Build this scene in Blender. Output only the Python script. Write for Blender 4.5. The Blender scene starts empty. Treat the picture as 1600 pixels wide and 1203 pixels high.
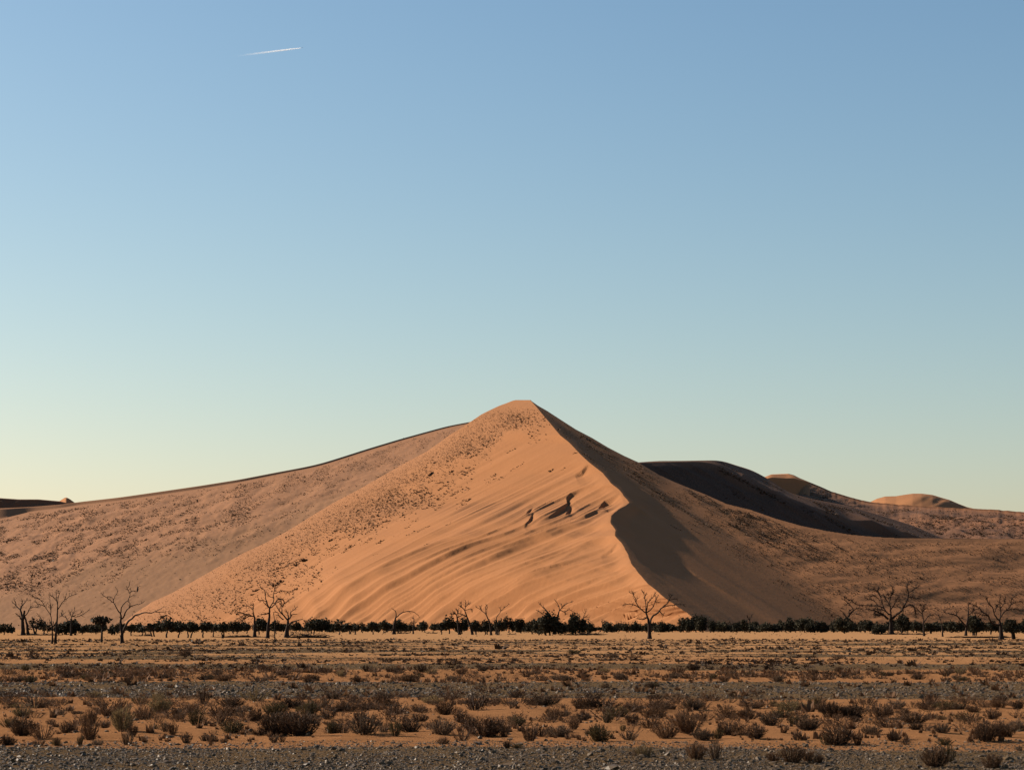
import bpy, math, random
import numpy as np
from mathutils import Vector

random.seed(7)
RNG = np.random.default_rng(11)
SC = bpy.context.scene
COL = SC.collection

# ------------------------------------------------------------------ camera
F = 3500.0; CX = 800.0; CY = 601.5; HOR = 977.0; EYE = 2.1
TH = math.atan((HOR - CY) / F)
cd = bpy.data.cameras.new("camera")
cd.sensor_width = 36.0
cd.lens = 36.0 * F / 1600.0
cd.clip_start = 0.5
cd.clip_end = 90000.0
cam = bpy.data.objects.new("camera", cd)
cam.location = (0, 0, EYE)
cam.rotation_euler = (math.radians(90) + TH, 0, 0)
COL.objects.link(cam)
SC.camera = cam

# ------------------------------------------------------------------ light
SUN_EL = math.radians(29.5)
SUN_BACK = math.radians(24.0)          # sun stands at the left, a little behind the dunes
SDIR = Vector((-math.cos(SUN_EL) * math.cos(SUN_BACK), math.cos(SUN_EL) * math.sin(SUN_BACK), math.sin(SUN_EL)))
w = bpy.data.worlds.new("World"); SC.world = w; w.use_nodes = True
nt = w.node_tree
bg = nt.nodes["Background"]
sky = nt.nodes.new("ShaderNodeTexSky")
sky.sky_type = 'NISHITA'; sky.sun_disc = False
sky.sun_elevation = SUN_EL
sky.sun_rotation = math.atan2(SDIR.x, SDIR.y)
sky.altitude = 1000; sky.air_density = 1.42; sky.dust_density = 1.45; sky.ozone_density = 1.8
SKY_STRENGTH = 0.053
bg.inputs[1].default_value = SKY_STRENGTH
sep = nt.nodes.new("ShaderNodeSeparateColor"); cmb = nt.nodes.new("ShaderNodeCombineColor")
nt.links.new(sky.outputs[0], sep.inputs[0])
for ch, (gm_, ref, ml_) in enumerate([(1.30, 5.6, 1.02), (1.13, 6.1, .972), (1.0, 4.4, .975)]):     # a slightly deeper, clearer blue overhead, the same all round
    dv = nt.nodes.new("ShaderNodeMath"); dv.operation = 'DIVIDE'; dv.inputs[1].default_value = ref
    pw_ = nt.nodes.new("ShaderNodeMath"); pw_.operation = 'POWER'; pw_.inputs[1].default_value = gm_
    mu = nt.nodes.new("ShaderNodeMath"); mu.operation = 'MULTIPLY'; mu.inputs[1].default_value = ref * ml_
    nt.links.new(sep.outputs[ch], dv.inputs[0]); nt.links.new(dv.outputs[0], pw_.inputs[0]); nt.links.new(pw_.outputs[0], mu.inputs[0]); nt.links.new(mu.outputs[0], cmb.inputs[ch])
nt.links.new(cmb.outputs[0], bg.inputs[0])
sd = bpy.data.lights.new("sun", 'SUN'); sd.energy = 5.0; sd.angle = math.radians(0.5); sd.color = (1.0, 0.86, 0.70)
so = bpy.data.objects.new("sun", sd); COL.objects.link(so)
so.rotation_euler = (-SDIR).to_track_quat('-Z', 'Y').to_euler()
SC.view_settings.view_transform = 'Standard'
SC.view_settings.look = 'None'
SC.view_settings.gamma = 1.0
SC.view_settings.use_curve_mapping = False
SC.view_settings.exposure = 1.12

# ------------------------------------------------------------------ helpers
ST, CT = math.sin(TH), math.cos(TH)
def W(u, v, D):
    """world point seen at photo pixel (u, v) whose depth (world y) is D"""
    a = (np.asarray(u, float) - CX) / F; b = (CY - np.asarray(v, float)) / F
    t = np.asarray(D, float) / (CT - b * ST)
    return np.stack([a * t, (CT - b * ST) * t, EYE + (ST + CT * b) * t], -1)
def ray(u, v):
    a = (np.asarray(u, float) - CX) / F; b = (CY - np.asarray(v, float)) / F
    k = CT - b * ST
    return np.stack([a / k, np.ones_like(a / k), (ST + CT * b) / k], -1)
def PIX(P):
    """photo pixel of world points"""
    P = np.asarray(P, float); x = P[..., 0]; y = P[..., 1]; z = P[..., 2] - EYE
    d = y * CT + z * ST; up = z * CT - y * ST
    return CX + F * x / d, CY - F * up / d
def plane_D(n, P0, u, v):
    n = np.asarray(n, float); r = ray(u, v)
    return (n @ (np.asarray(P0) - np.array([0, 0, EYE]))) / (r @ n)
def gD(v):      # depth of flat ground at photo row v
    return EYE / np.tan(np.arctan((np.asarray(v, float) - CY) / F) - TH)
def lerpc(pts, x):
    p = np.array(pts, float); return np.interp(x, p[:, 0], p[:, 1])
def sm(a, b, x):
    t = np.clip((np.asarray(x, float) - a) / (b - a), 0, 1); return t * t * (3 - 2 * t)

def _h(ix, iy, seed):
    n = (ix * 374761393 + iy * 668265263 + seed * 974634777) & 0xFFFFFFFF
    n = ((n ^ (n >> 13)) * 1274126177) & 0xFFFFFFFF
    n = n ^ (n >> 16)
    return (n & 0xFFFFFF) / float(0xFFFFFF)
def vnoise(x, y, seed=0):
    x = np.asarray(x, float); y = np.asarray(y, float)
    x, y = np.broadcast_arrays(x, y)
    ix = np.floor(x).astype(np.int64); iy = np.floor(y).astype(np.int64)
    fx = x - ix; fy = y - iy
    fx = fx * fx * fx * (fx * (fx * 6 - 15) + 10); fy = fy * fy * fy * (fy * (fy * 6 - 15) + 10)
    a = _h(ix, iy, seed); b = _h(ix + 1, iy, seed); c = _h(ix, iy + 1, seed); d = _h(ix + 1, iy + 1, seed)
    return (a + (b - a) * fx) * (1 - fy) + (c + (d - c) * fx) * fy
def fbm(x, y, seed=0, oct=4):
    s = 0; a = 0.5; t = 0
    for i in range(oct):
        s = s + a * (vnoise(x * 2 ** i, y * 2 ** i, seed + i * 17) - .5) * 2; t += a; a *= .5
    return s / t

def mesh_np(name, V, Fc, smooth=False, attrs=None):
    V = np.ascontiguousarray(V, dtype=np.float32).reshape(-1, 3)
    Fc = np.ascontiguousarray(Fc, dtype=np.int32)
    k = Fc.shape[1]; n = len(Fc)
    me = bpy.data.meshes.new(name)
    me.vertices.add(len(V)); me.vertices.foreach_set("co", V.ravel())
    me.loops.add(n * k); me.loops.foreach_set("vertex_index", Fc.ravel())
    me.polygons.add(n)
    me.polygons.foreach_set("loop_start", np.arange(0, n * k, k, dtype=np.int32))
    me.polygons.foreach_set("loop_total", np.full(n, k, dtype=np.int32))
    me.polygons.foreach_set("use_smooth", np.full(n, smooth, dtype=bool))
    for an, av in (attrs or {}).items():
        at = me.attributes.new(an, 'FLOAT', 'POINT')
        at.data.foreach_set("value", np.ascontiguousarray(av, dtype=np.float32).ravel())
    me.update(calc_edges=True)
    return me
def grid_faces(r, c):
    i = np.arange(r - 1)[:, None] * c + np.arange(c - 1)[None, :]
    i = i.ravel()
    return np.stack([i, i + 1, i + c + 1, i + c], -1)
def link(name, me, mat=None, parent=None, loc=None, label=None, cat=None, group=None, kind=None):
    o = bpy.data.objects.new(name, me); COL.objects.link(o)
    if mat is not None and me is not None:
        if len(me.materials) == 0: me.materials.append(mat)
    if parent is not None: o.parent = parent
    if loc is not None: o.location = loc
    if label: o["label"] = label
    if cat: o["category"] = cat
    if group: o["group"] = group
    if kind: o["kind"] = kind
    return o

# ------------------------------------------------------------------ materials
def newmat(name):
    m = bpy.data.materials.new(name); m.use_nodes = True
    n = m.node_tree.nodes; l = m.node_tree.links
    return m, n, l, n["Principled BSDF"]
def mixc(n, l, fac, a, b):
    x = n.new("ShaderNodeMix"); x.data_type = 'RGBA'
    for s, val in ((x.inputs[0], fac), (x.inputs[6], a), (x.inputs[7], b)):
        if hasattr(val, 'is_linked') or hasattr(val, 'links'): l.new(val, s)
        else: s.default_value = val if not isinstance(val, tuple) else (*val, 1)
    return x.outputs[2]
def noise_n(n, l, scale, detail=4, rough=.55, vec=None, dist=0.0):
    t = n.new("ShaderNodeTexNoise"); t.inputs['Scale'].default_value = scale
    t.inputs['Detail'].default_value = detail; t.inputs['Roughness'].default_value = rough
    t.inputs['Distortion'].default_value = dist
    if vec is not None: l.new(vec, t.inputs['Vector'])
    return t.outputs[0]
def ramp_n(n, l, src, a, b):
    r = n.new("ShaderNodeMapRange"); r.inputs[1].default_value = a; r.inputs[2].default_value = b
    l.new(src, r.inputs[0]); return r.outputs[0]
def mapping(n, l, rot=0., sc=(1, 1, 1)):
    tc = n.new("ShaderNodeTexCoord"); mp = n.new("ShaderNodeMapping")
    mp.inputs['Rotation'].default_value = (0, 0, rot); mp.inputs['Scale'].default_value = sc
    l.new(tc.outputs['Object'], mp.inputs[0]); return mp.outputs[0]

def sand_mat(name, c1, c2, scrub, bump=.25, streak=0.0):
    """sand of two tones; vertex attribute scrub = share of stony, dry-grass-covered ground; on the dark dune, of painted shade"""
    m, n, l, p = newmat(name)
    v = mapping(n, l)
    big = ramp_n(n, l, noise_n(n, l, .012, 5, .6, v), .3, .7)
    col = mixc(n, l, big, c1, c2)
    at = n.new("ShaderNodeAttribute"); at.attribute_name = "scrub"
    fine = ramp_n(n, l, noise_n(n, l, .9, 4, .75, v), .30, .58)
    mul = n.new("ShaderNodeMath"); mul.operation = 'MULTIPLY'
    l.new(at.outputs['Fac'], mul.inputs[0]); l.new(fine, mul.inputs[1])
    col = mixc(n, l, mul.outputs[0], col, scrub)
    l.new(col, p.inputs['Base Color'])
    p.inputs['Roughness'].default_value = .95; p.inputs['Specular IOR Level'].default_value = .05
    b = n.new("ShaderNodeBump"); b.inputs['Strength'].default_value = .5; b.inputs['Distance'].default_value = bump
    mp = mapping(n, l, 0.9, (.12, 1, .5))
    s = n.new("ShaderNodeMath"); s.operation = 'ADD'
    l.new(noise_n(n, l, .5, 5, .7, v), s.inputs[0]); l.new(noise_n(n, l, .6, 3, .6, mp), s.inputs[1])
    l.new(s.outputs[0], b.inputs['Height']); l.new(b.outputs[0], p.inputs['Normal'])
    return m
M_DUNE = sand_mat("dune_sand", (.250, .112, .047), (.212, .094, .039), (.18, .088, .043))
M_LONG = sand_mat("pale_dune_sand", (.180, .094, .047), (.160, .083, .041), (.225, .108, .054), .22)
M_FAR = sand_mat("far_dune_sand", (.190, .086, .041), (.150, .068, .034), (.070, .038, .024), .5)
M_SHADE = sand_mat("dune_sand_painted_shade", (.120, .062, .036), (.095, .049, .030), (.030, .019, .014), .5)  # shade put into the colour: near-black last tone deepens the shadowed lower face

def plain_mat(name, col, rough=.9, spec=.1, var=None, scale=3.0):
    m, n, l, p = newmat(name)
    p.inputs['Roughness'].default_value = rough; p.inputs['Specular IOR Level'].default_value = spec
    if var:
        l.new(mixc(n, l, ramp_n(n, l, noise_n(n, l, scale, 3, .6, mapping(n, l)), .35, .65), col, var), p.inputs['Base Color'])
    else: p.inputs['Base Color'].default_value = (*col, 1)
    return m
def leaf_mat(name, a, b, trans=.25, isl=True):
    m, n, l, p = newmat(name)
    g = n.new("ShaderNodeNewGeometry"); oi = n.new("ShaderNodeObjectInfo")
    c = mixc(n, l, g.outputs['Random Per Island'], a, b)
    hs = n.new("ShaderNodeHueSaturation"); l.new(c, hs.inputs['Color'])
    r = n.new("ShaderNodeMapRange"); r.inputs[3].default_value = .7; r.inputs[4].default_value = 1.35
    l.new(oi.outputs['Random'], r.inputs[0]); l.new(r.outputs[0], hs.inputs['Value'])
    l.new(hs.outputs[0], p.inputs['Base Color'])
    p.inputs['Roughness'].default_value = .8; p.inputs['Specular IOR Level'].default_value = .1
    tr = n.new("ShaderNodeBsdfTranslucent"); l.new(hs.outputs[0], tr.inputs['Color'])
    mx = n.new("ShaderNodeMixShader"); mx.inputs[0].default_value = trans
    l.new(p.outputs[0], mx.inputs[1]); l.new(tr.outputs[0], mx.inputs[2])
    l.new(mx.outputs[0], n["Material Output"].inputs['Surface'])
    return m
M_BARK = plain_mat("dead_wood", (.014, .009, .007), .85, .08, (.026, .017, .012), 4)
M_LEAF = leaf_mat("thorn_tree_leaves", (.010, .0105, .006), (.036, .030, .017), .12)
M_TUFT = leaf_mat("dry_tuft", (.045, .028, .018), (.085, .050, .030), .1)
M_TWIG = {
    'russet': leaf_mat("russet_twigs", (.058, .030, .016), (.112, .060, .031), .25),
    'dark brown': leaf_mat("dark_brown_twigs", (.028, .016, .009), (.070, .038, .021), .2),
    'grey brown': leaf_mat("grey_brown_twigs", (.060, .038, .024), (.120, .078, .048), .25),
    'straw': leaf_mat("straw_twigs", (.11, .075, .036), (.21, .145, .070), .3),
    'olive': leaf_mat("olive_twigs", (.038, .029, .012), (.088, .062, .028), .25)}
M_STEM = plain_mat("shrub_stem", (.03, .019, .013), .85, .1)
def stone_mat(name):
    m, n, l, p = newmat(name)
    g = n.new("ShaderNodeNewGeometry")
    c = mixc(n, l, g.outputs['Random Per Island'], (.019, .013, .008), (.125, .079, .039))
    c = mixc(n, l, ramp_n(n, l, noise_n(n, l, 30, 3, .6, mapping(n, l)), .3, .7), c, (.065, .048, .031))
    l.new(c, p.inputs['Base Color'])
    p.inputs['Roughness'].default_value = .45; p.inputs['Specular IOR Level'].default_value = .07
    return m
M_STONE = stone_mat("dark_desert_stone")

# ground: sand / gravel by vertex attributes
def ground_mat():
    m, n, l, p = newmat("desert_floor")
    v = mapping(n, l)
    at = n.new("ShaderNodeAttribute"); at.attribute_name = "gravel"
    ap = n.new("ShaderNodeAttribute"); ap.attribute_name = "pale"
    s1 = mixc(n, l, ramp_n(n, l, noise_n(n, l, 1.2, 5, .65, v), .35, .65), (.216, .104, .046), (.168, .080, .035))
    s1 = mixc(n, l, ap.outputs['Fac'], s1, (.262, .142, .066))
    g1 = mixc(n, l, ramp_n(n, l, noise_n(n, l, 16, 4, .7, v), .4, .6), (.042, .029, .017), (.118, .074, .038))
    ad = n.new("ShaderNodeMath"); ad.operation = 'MULTIPLY_ADD'
    l.new(noise_n(n, l, 3.5, 6, .75, v), ad.inputs[0]); ad.inputs[1].default_value = 1.2
    sb = n.new("ShaderNodeMath"); sb.operation = 'SUBTRACT'; l.new(at.outputs['Fac'], sb.inputs[0]); sb.inputs[1].default_value = .6
    l.new(sb.outputs[0], ad.inputs[2])
    fac = ramp_n(n, l, ad.outputs[0], .35, .65)
    col = mixc(n, l, fac, s1, g1)
    l.new(col, p.inputs['Base Color'])
    p.inputs['Roughness'].default_value = 1.; p.inputs['Specular IOR Level'].default_value = .0
    b = n.new("ShaderNodeBump"); b.inputs['Strength'].default_value = .9; b.inputs['Distance'].default_value = .045
    l.new(noise_n(n, l, 14, 6, .8, v), b.inputs['Height']); l.new(b.outputs[0], p.inputs['Normal'])
    return m
M_GROUND = ground_mat()

# ------------------------------------------------------------------ ground
def gravel_mask(x, y):
    yy = y * (1 + .05 * fbm(x / 14, y / 9, 5, 3)) + .035 * x * sm(70, 110, y)
    g = 1 - sm(39.2, 41.0, yy)
    g = np.maximum(g, sm(63, 67, yy) * (1 - sm(82, 86, yy)))
    g = np.maximum(g, sm(106, 112, yy) * (1 - sm(122, 132, yy)) * .9)
    far = sm(.46, .56, vnoise(x / 22, y / 7, 71) * .6 + vnoise(x / 9, y / 4, 72) * .4) * sm(135, 145, y) * (1 - sm(290, 330, y)) * .75
    return np.maximum(g, far)
def gz(x, y):
    x = np.asarray(x, float); y = np.asarray(y, float)
    k = np.clip(1 - (y - 150) / 600, .35, 1)
    sand = sm(40, 43, y) * (1 - sm(60, 66, y))
    return (.075 * fbm(x / 7, y / 8, 1, 3) + .030 * fbm(x / 1.6, y / 1.6, 2, 3) * (1 + 1.5 * sand)) * k * sm(8, 25, y)
tt = np.linspace(-1, 1, 761)
ss = tt * (.30 + .70 * tt ** 2)
ys = np.concatenate([[-60, -20, 0, 8, 16], 22 * (400 / 22) ** np.linspace(0, 1, 520), 400 * (25000 / 400) ** np.linspace(.02, 1, 40)])
Y, S = np.meshgrid(ys, ss, indexing='ij')
X = S * (30 + .75 * np.abs(Y))
Z = gz(X, Y) * (1 - sm(500, 800, Y))
gm = gravel_mask(X, Y)
me = mesh_np("ground", np.stack([X, Y, Z], -1), grid_faces(*X.shape), True,
             {"gravel": gm, "pale": np.maximum(.75 * sm(95, 180, Y), sm(290, 340, Y))})
link("ground", me, M_GROUND, kind="structure")

# ------------------------------------------------------------------ the big dune
outline = [(625, 806), (626, 801), (630, 791), (634, 780), (641, 765), (647.5, 752), (653, 744), (659, 735), (668, 722), (680, 702), (692, 686), (705, 667),
           (724, 632), (742, 600), (765, 560), (786, 520), (806, 487), (829, 450), (847, 417), (862, 384), (884, 344), (909, 300),
           (926, 269), (940, 238), (956, 214), (970, 196), (990, 178)]
ridge = [(625, 828), (628, 831), (637, 839), (647, 847), (662, 860), (680, 875), (692, 890), (710, 907), (722, 920), (729, 929), (739, 942),
         (755, 955), (767, 969), (778, 978), (785, 984), (790, 978), (796, 966), (801, 958), (806, 953), (817, 955), (828, 960), (837, 962), (850, 972),
         (865, 980), (882, 988), (897, 1000), (907, 1009), (923, 1025), (935, 1040), (945, 1056), (955, 1070), (965, 1082), (990, 1105)]
skyR = [(625, 829), (627, 831), (634, 841), (642, 855), (655, 875), (671, 900), (684, 925), (699, 950), (712, 975), (722, 997), (742, 1030),
        (752, 1052), (762, 1076), (771, 1099), (787, 1135), (796, 1172), (810, 1212), (821, 1251), (829, 1290), (835, 1329), (838.5, 1367),
        (840.5, 1406), (842, 1600), (843, 1760), (990, 1760)]
P_top = W(828, 625, 1200.); P_base = W(1079, 965, 800.); P_left = W(232, 952, 1155.); P_foot = W(1320, 965, 950.)
n_flank = np.cross(P_base - P_top, P_foot - P_top); n_flank *= np.sign(n_flank[2]) / np.linalg.norm(n_flank)
n_left = np.cross(P_base - P_top, P_left - P_top); n_left *= np.sign(n_left[2]) / np.linalg.norm(n_left)
print("flank", n_flank, n_flank @ np.array(SDIR), "left", n_left, n_left @ np.array(SDIR))
rows = np.concatenate([np.linspace(625, 635, 16), np.arange(636, 990.1, 1.0)])
NL, NR = 620, 560
uL = lerpc(outline, rows); uR = lerpc(ridge, rows); uX = lerpc(skyR, rows)
uR = uR + (fbm(rows / 12, rows * 0, 44, 3) * 2.2) * sm(700, 800, rows)     # wavy lower crest
uR = np.minimum(uR, uX - .5)
Dr = plane_D(n_flank, P_top, uR, rows)
Dl = plane_D(n_left, P_top, uL, rows)
tL = np.linspace(0, 1, NL); tR = np.linspace(0, 1, NR)[1:] ** 1.15
UL = uL[:, None] + (uR - uL)[:, None] * tL; VL = np.repeat(rows[:, None], NL, 1)
kw = np.hanning(31); kw /= kw.sum(); Dr_s = np.convolve(np.pad(Dr, 15, mode='edge'), kw, 'valid')
Dr_s = np.where(rows < 660, Dr + (Dr_s - Dr) * sm(640, 660, rows), Dr_s)
iD = (1 / Dl)[:, None] * (1 - tL) + (1 / Dr_s)[:, None] * tL
DL = 1 / iD + (Dr - Dr_s)[:, None] * np.exp(-(uR[:, None] - UL) / 40.)
DL = DL + 30 * np.exp(-(UL - uL[:, None]) / 22.) * sm(640, 720, VL)            # rounding over the left shoulder
# long flow folds that run down the lit face
dxl = 960 - UL; wl = VL - (.47 * dxl + .00010 * dxl ** 2 * (dxl > 0))
al = (UL - 800) - .5 * (VL - 800)
wp = wl + 7 * fbm(wl / 80, al / 420, 21, 2)
def ridged(x, y, s): return 1 - np.abs(2 * vnoise(x, y, s) - 1)
msk = sm(630, 750, wl + 25 * fbm(UL / 60, VL / 60, 9, 2))
low = sm(740, 930, VL)
edge = sm(0, 60, UL - uL[:, None])
dens_pre = 1 - sm(20, 190, UL - uL[:, None])
def saw(ph, u_):
    f = ph - np.floor(ph); k = np.floor(ph)
    pr = sm(0, .36, f) * (1 - .62 * sm(.36, .48, f)) * (1 - sm(.44, 1.0, f))
    am = .25 + 1.0 * vnoise(k * 7.31, al / 320 + k * 3.7, 31 + u_)
    return (pr - .3) * am
low = low * (1 - sm(962, 984, VL))
crestd = uR[:, None] - UL
away = .62 + .38 * sm(10, 170, crestd)
ph1 = wp / 37 + .14 * fbm(al / 220, wl / 60, 42, 2)
ph2 = wp / 15 + .25 * fbm(al / 220, wl / 40, 43, 2)
disp = msk * edge * away * ((1.2 + 2.2 * low) * saw(ph1, 0) + (1.2 + .8 * low) * saw(ph2, 5) + .36 * saw(wp / 7.1 + .25 * fbm(al / 200, wl / 30, 47, 2), 9) + .10 * (vnoise(wp / 4, al / 150, 35) - .5))
disp += (1 - msk) * (.75 * (vnoise(wl / 12, al / 260, 37) - .5) + .35 * (vnoise(wl / 4.5, al / 160, 38) - .5)) * edge
disp += .16 * fbm(UL / 6, VL / 4, 39, 2) * dens_pre
# the long sharp-crested sand ribs that run from the crest to the foot
k4 = 4.444
ribs = [[(640 + a / k4, 690 + b / k4) for a, b in ln] for ln in [
    [(555, 595), (400, 665), (200, 750), (0, 835), (-210, 970), (-440, 1100), (-620, 1180)],
    [(760, 605), (560, 690), (350, 770), (180, 850), (0, 940), (-135, 1010), (-410, 1150), (-560, 1210)],
    [(1250, 515), (1030, 565), (900, 620), (820, 670), (600, 790), (400, 880), (200, 980), (0, 1075), (-130, 1150), (-300, 1230)],
    [(1390, 520), (1200, 590), (1000, 700), (800, 830), (600, 930), (420, 1040), (200, 1150), (40, 1230)],
    [(1425, 600), (1250, 700), (1050, 830), (850, 980), (650, 1080), (450, 1180), (300, 1250)],
    [(1440, 690), (1300, 740), (1150, 800), (950, 920), (750, 1060), (560, 1170), (440, 1240)],
    [(1550, 880), (1400, 920), (1250, 960), (1100, 1020), (980, 1080), (830, 1170), (740, 1240)],
    [(1600, 1000), (1450, 1040), (1300, 1080), (1150, 1150), (1000, 1230)],
    [(1240, 165), (1100, 250), (1000, 300), (850, 360), (640, 430), (450, 520), (260, 590), (0, 720), (-200, 830), (-420, 960)],
    [(1330, 215), (1180, 290), (1060, 370), (900, 450), (800, 500), (640, 560)],
    [(1440, 640), (1320, 670), (1180, 730), (1020, 790)], [(1500, 790), (1380, 830), (1250, 870), (1120, 930), (1000, 1000)],
    [(740, 650), (520, 740), (330, 800), (120, 900), (-60, 980)], [(1120, 440), (980, 520), (880, 560), (760, 610)]]]
ribs += [[(598, 905), (560, 922), (520, 946), (480, 968)], [(640, 880), (590, 896), (540, 915), (500, 940), (470, 955)]]
rib = np.zeros_like(disp)
def smooth2(pts):
    p = np.asarray(pts, float); L = np.concatenate([[0], np.cumsum(np.hypot(*np.diff(p, axis=0).T))]); n = max(4, int(L[-1] / 9)); t = np.linspace(0, L[-1], n)
    p = np.stack([np.interp(t, L, p[:, 0]), np.interp(t, L, p[:, 1])], -1)
    for _ in range(12): p[1:-1] = .25 * p[:-2] + .5 * p[1:-1] + .25 * p[2:]
    return p
for ri_, pts in enumerate(ribs):
    q = smooth2(pts); sg = []; L_ = 0
    for a, b in zip(q[:-1], q[1:]): d = float(np.hypot(*(b - a))); sg.append((a, (b - a) / d, d, L_)); L_ += d
    m_ = (rows > q[:, 1].min() - 130) & (rows < q[:, 1].max() + 90); Uq, Vq = UL[m_], VL[m_]
    best = np.full(Uq.shape, 1e9); S_ = np.zeros(Uq.shape); T_ = np.zeros(Uq.shape); O_ = np.zeros(Uq.shape)
    for a, e, d, l0 in sg:
        t_ = (Uq - a[0]) * e[0] + (Vq - a[1]) * e[1]; tc_ = np.clip(t_, 0, d)
        qx, qy = Uq - a[0] - tc_ * e[0], Vq - a[1] - tc_ * e[1]; dd_ = np.hypot(qx, qy); up_ = dd_ < best
        best = np.where(up_, dd_, best); S_ = np.where(up_, e[0] * qy - e[1] * qx, S_); T_ = np.where(up_, (l0 + tc_) / L_, T_)
    sgn = -S_ + 1.3 * fbm(Uq / 34, Vq / 60 + ri_ * 5.1, 131 + ri_, 2)         # > 0 below the crest line
    off = np.sqrt(np.maximum(best ** 2 - S_ ** 2, 0))
    big = sm(.05, .75, T_) * min(1.2, L_ / 260)
    wa = 7 + 20 * big; wb = 3.2 + 5.5 * big
    pr = np.where(sgn < 0, np.exp(sgn / wa), np.exp(-np.maximum(sgn, 0) / wb) * .8 + .2 * np.exp(-np.maximum(sgn, 0) / (wb * 5)))
    rib[m_] += (.50 + 2.5 * big) * pr * sm(0, .22, T_) * ((1 - sm(.86, 1., T_)) if pts[-1][1] > 940 else (1 - sm(.35, 1., T_)) * .8) * np.exp(-(off / 14) ** 2) * (.75 + .5 * vnoise(Uq / 70, Vq / 200 + ri_, 151))
disp += rib * sm(0, 30, crestd) * (1 - sm(968, 986, VL)) * edge
# hollows and little slip faces blown into the crest
scarps = [([(922, 724), (916, 729), (909, 736), (898, 741)], 2.2, 14, 1.6), ([(918, 757), (905, 763), (892, 770), (885, 777), (886, 785), (875, 794), (858, 805), (838, 815)], 2.5, 18, 2.2),
          ([(970, 771), (957, 775), (945, 779), (936, 787), (933, 796)], 3.2, 18, 2.6), ([(832, 799), (829, 807), (825, 814), (818, 822)], 2.1, 14, 2.2),
          ([(893, 785), (888, 791), (883, 798)], 2.0, 14, 2.2), ([(968, 789), (945, 795), (930, 798), (914, 805), (890, 813), (872, 821)], 1.8, 12, 1.8),
          ([(832, 791), (821, 798)], 1.5, 12, 1.8), ([(966, 846), (954, 855), (936, 864)], 1.6, 20, 2.6), ([(990, 888), (959, 897), (939, 907), (919, 917), (889, 930)], .9, 14, 5),
          ([(1005, 950), (985, 952), (966, 958), (958, 960)], 4.4, 20, 2.5), ([(985, 784), (978, 788), (966, 794)], 1.5, 10, 2),
          ([(1040, 958), (1010, 972), (960, 972), (930, 979)], 2.0, 22, 4), ([(690, 880), (640, 905), (600, 925), (545, 952)], .5, 25, 5),
          ([(540, 936), (520, 946), (495, 956)], .8, 18, 3)]
def scarp_disp(U, V, pts, amp, wid, sharp):
    best = np.full(U.shape, 1e9); sd_ = np.zeros(U.shape); tt_ = np.zeros(U.shape)
    L = 0; segs = []
    for (a, b) in zip(pts[:-1], pts[1:]):
        d = math.dist(a, b); segs.append((a, b, L, d)); L += d
    for (a, b, l0, d) in segs:
        ex, ey = (b[0] - a[0]) / d, (b[1] - a[1]) / d
        t = np.clip((U - a[0]) * ex + (V - a[1]) * ey, 0, d)
        qx, qy = U - a[0] - t * ex, V - a[1] - t * ey
        dist = np.hypot(qx, qy)
        side = np.sign(-(qx * ey - qy * ex)) if True else 0
        upd = dist < best
        best = np.where(upd, dist, best); sd_ = np.where(upd, dist * side, sd_); tt_ = np.where(upd, (l0 + t) / L, tt_)
    win = np.clip(np.sin(np.clip(tt_, 0, 1) * math.pi), 0, 1) ** 1.0
    s = -sd_        # positive below / right of the line
    fall = np.where(s > 0, sm(0, sharp, s) * np.exp(-np.maximum(s - sharp, 0) / wid * 1.6), 0)
    lip = np.where(s <= 0, np.exp(s / wid * 2.0), np.exp(-s / sharp)) * .25
    return amp * win * (lip - fall)
sc_t = np.zeros_like(disp)
for (pts, a, wd, sh) in scarps:
    u0 = min(p[0] for p in pts) - 70; u1 = max(p[0] for p in pts) + 70
    v0 = min(p[1] for p in pts) - 60; v1 = max(p[1] for p in pts) + 60
    rr = (rows > v0) & (rows < v1)
    sc_t[rr] += np.where((UL[rr] > u0) & (UL[rr] < u1), scarp_disp(UL[rr], VL[rr], pts, a * .58, wd * .9, sh * .8), 0)
taper = sm(0, 10, uR[:, None] - UL)
disp = (disp - 1.15 * sm(690, 780, VL)) * sm(0, 34, crestd) * edge + sc_t * taper
disp *= sm(626, 640, VL) * (1 - .0 * low)
PL = W(UL, VL, DL); PL[..., 2] += disp; 
dens_left = (1 - sm(10, 150 + 60 * sm(700, 900, VL), (UL - uL[:, None]) + 90 * fbm(UL / 40, VL / 30, 61, 3))) 
scrubL = dens_left * .8
# right flank, foot and apron
foot = [(625, 832), (722, 1000), (757, 1060), (790, 1098), (830, 1150), (860, 1185), (900, 1240), (945, 1300), (990, 1350)]
uF = np.minimum(lerpc(foot, rows), uX)
UR_ = np.minimum(uR[:, None] + (1762 - uR)[:, None] * tR, uX[:, None]); VR = np.repeat(rows[:, None], NR - 1, 1)
D_flank = plane_D(n_flank, P_top, UR_, VR)
DF = plane_D(n_flank, P_top, uF, rows)
DX = np.interp(rows, [625, 722, 771, 810, 829, 838, 841, 842, 843, 880, 930, 960, 990], [1200, 1160, 1200, 1260, 1320, 1400, 1480, 1620, 1700, 1500, 1250, 1100, 960])
DX = np.maximum(DX, plane_D(n_flank, P_top, uX, rows) * 0 + DX)
tt2 = np.clip((UR_ - uF[:, None]) / np.maximum(uX - uF, 1)[:, None], 0, 1)
Pa = W(1060, 757, plane_D(n_flank, P_top, 1060., 757.)); Pb = W(1345, 987, plane_D(n_flank, P_top, 1345., 987.)); Pc = W(1760, 842, 1180.)
n_ap = np.cross(Pb - Pa, Pc - Pa); n_ap *= np.sign(n_ap[2]) / np.linalg.norm(n_ap)
print("apron", n_ap, n_ap @ np.array(SDIR), "D at 1400,841:", plane_D(n_ap, Pa, 1400., 841.))
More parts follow.
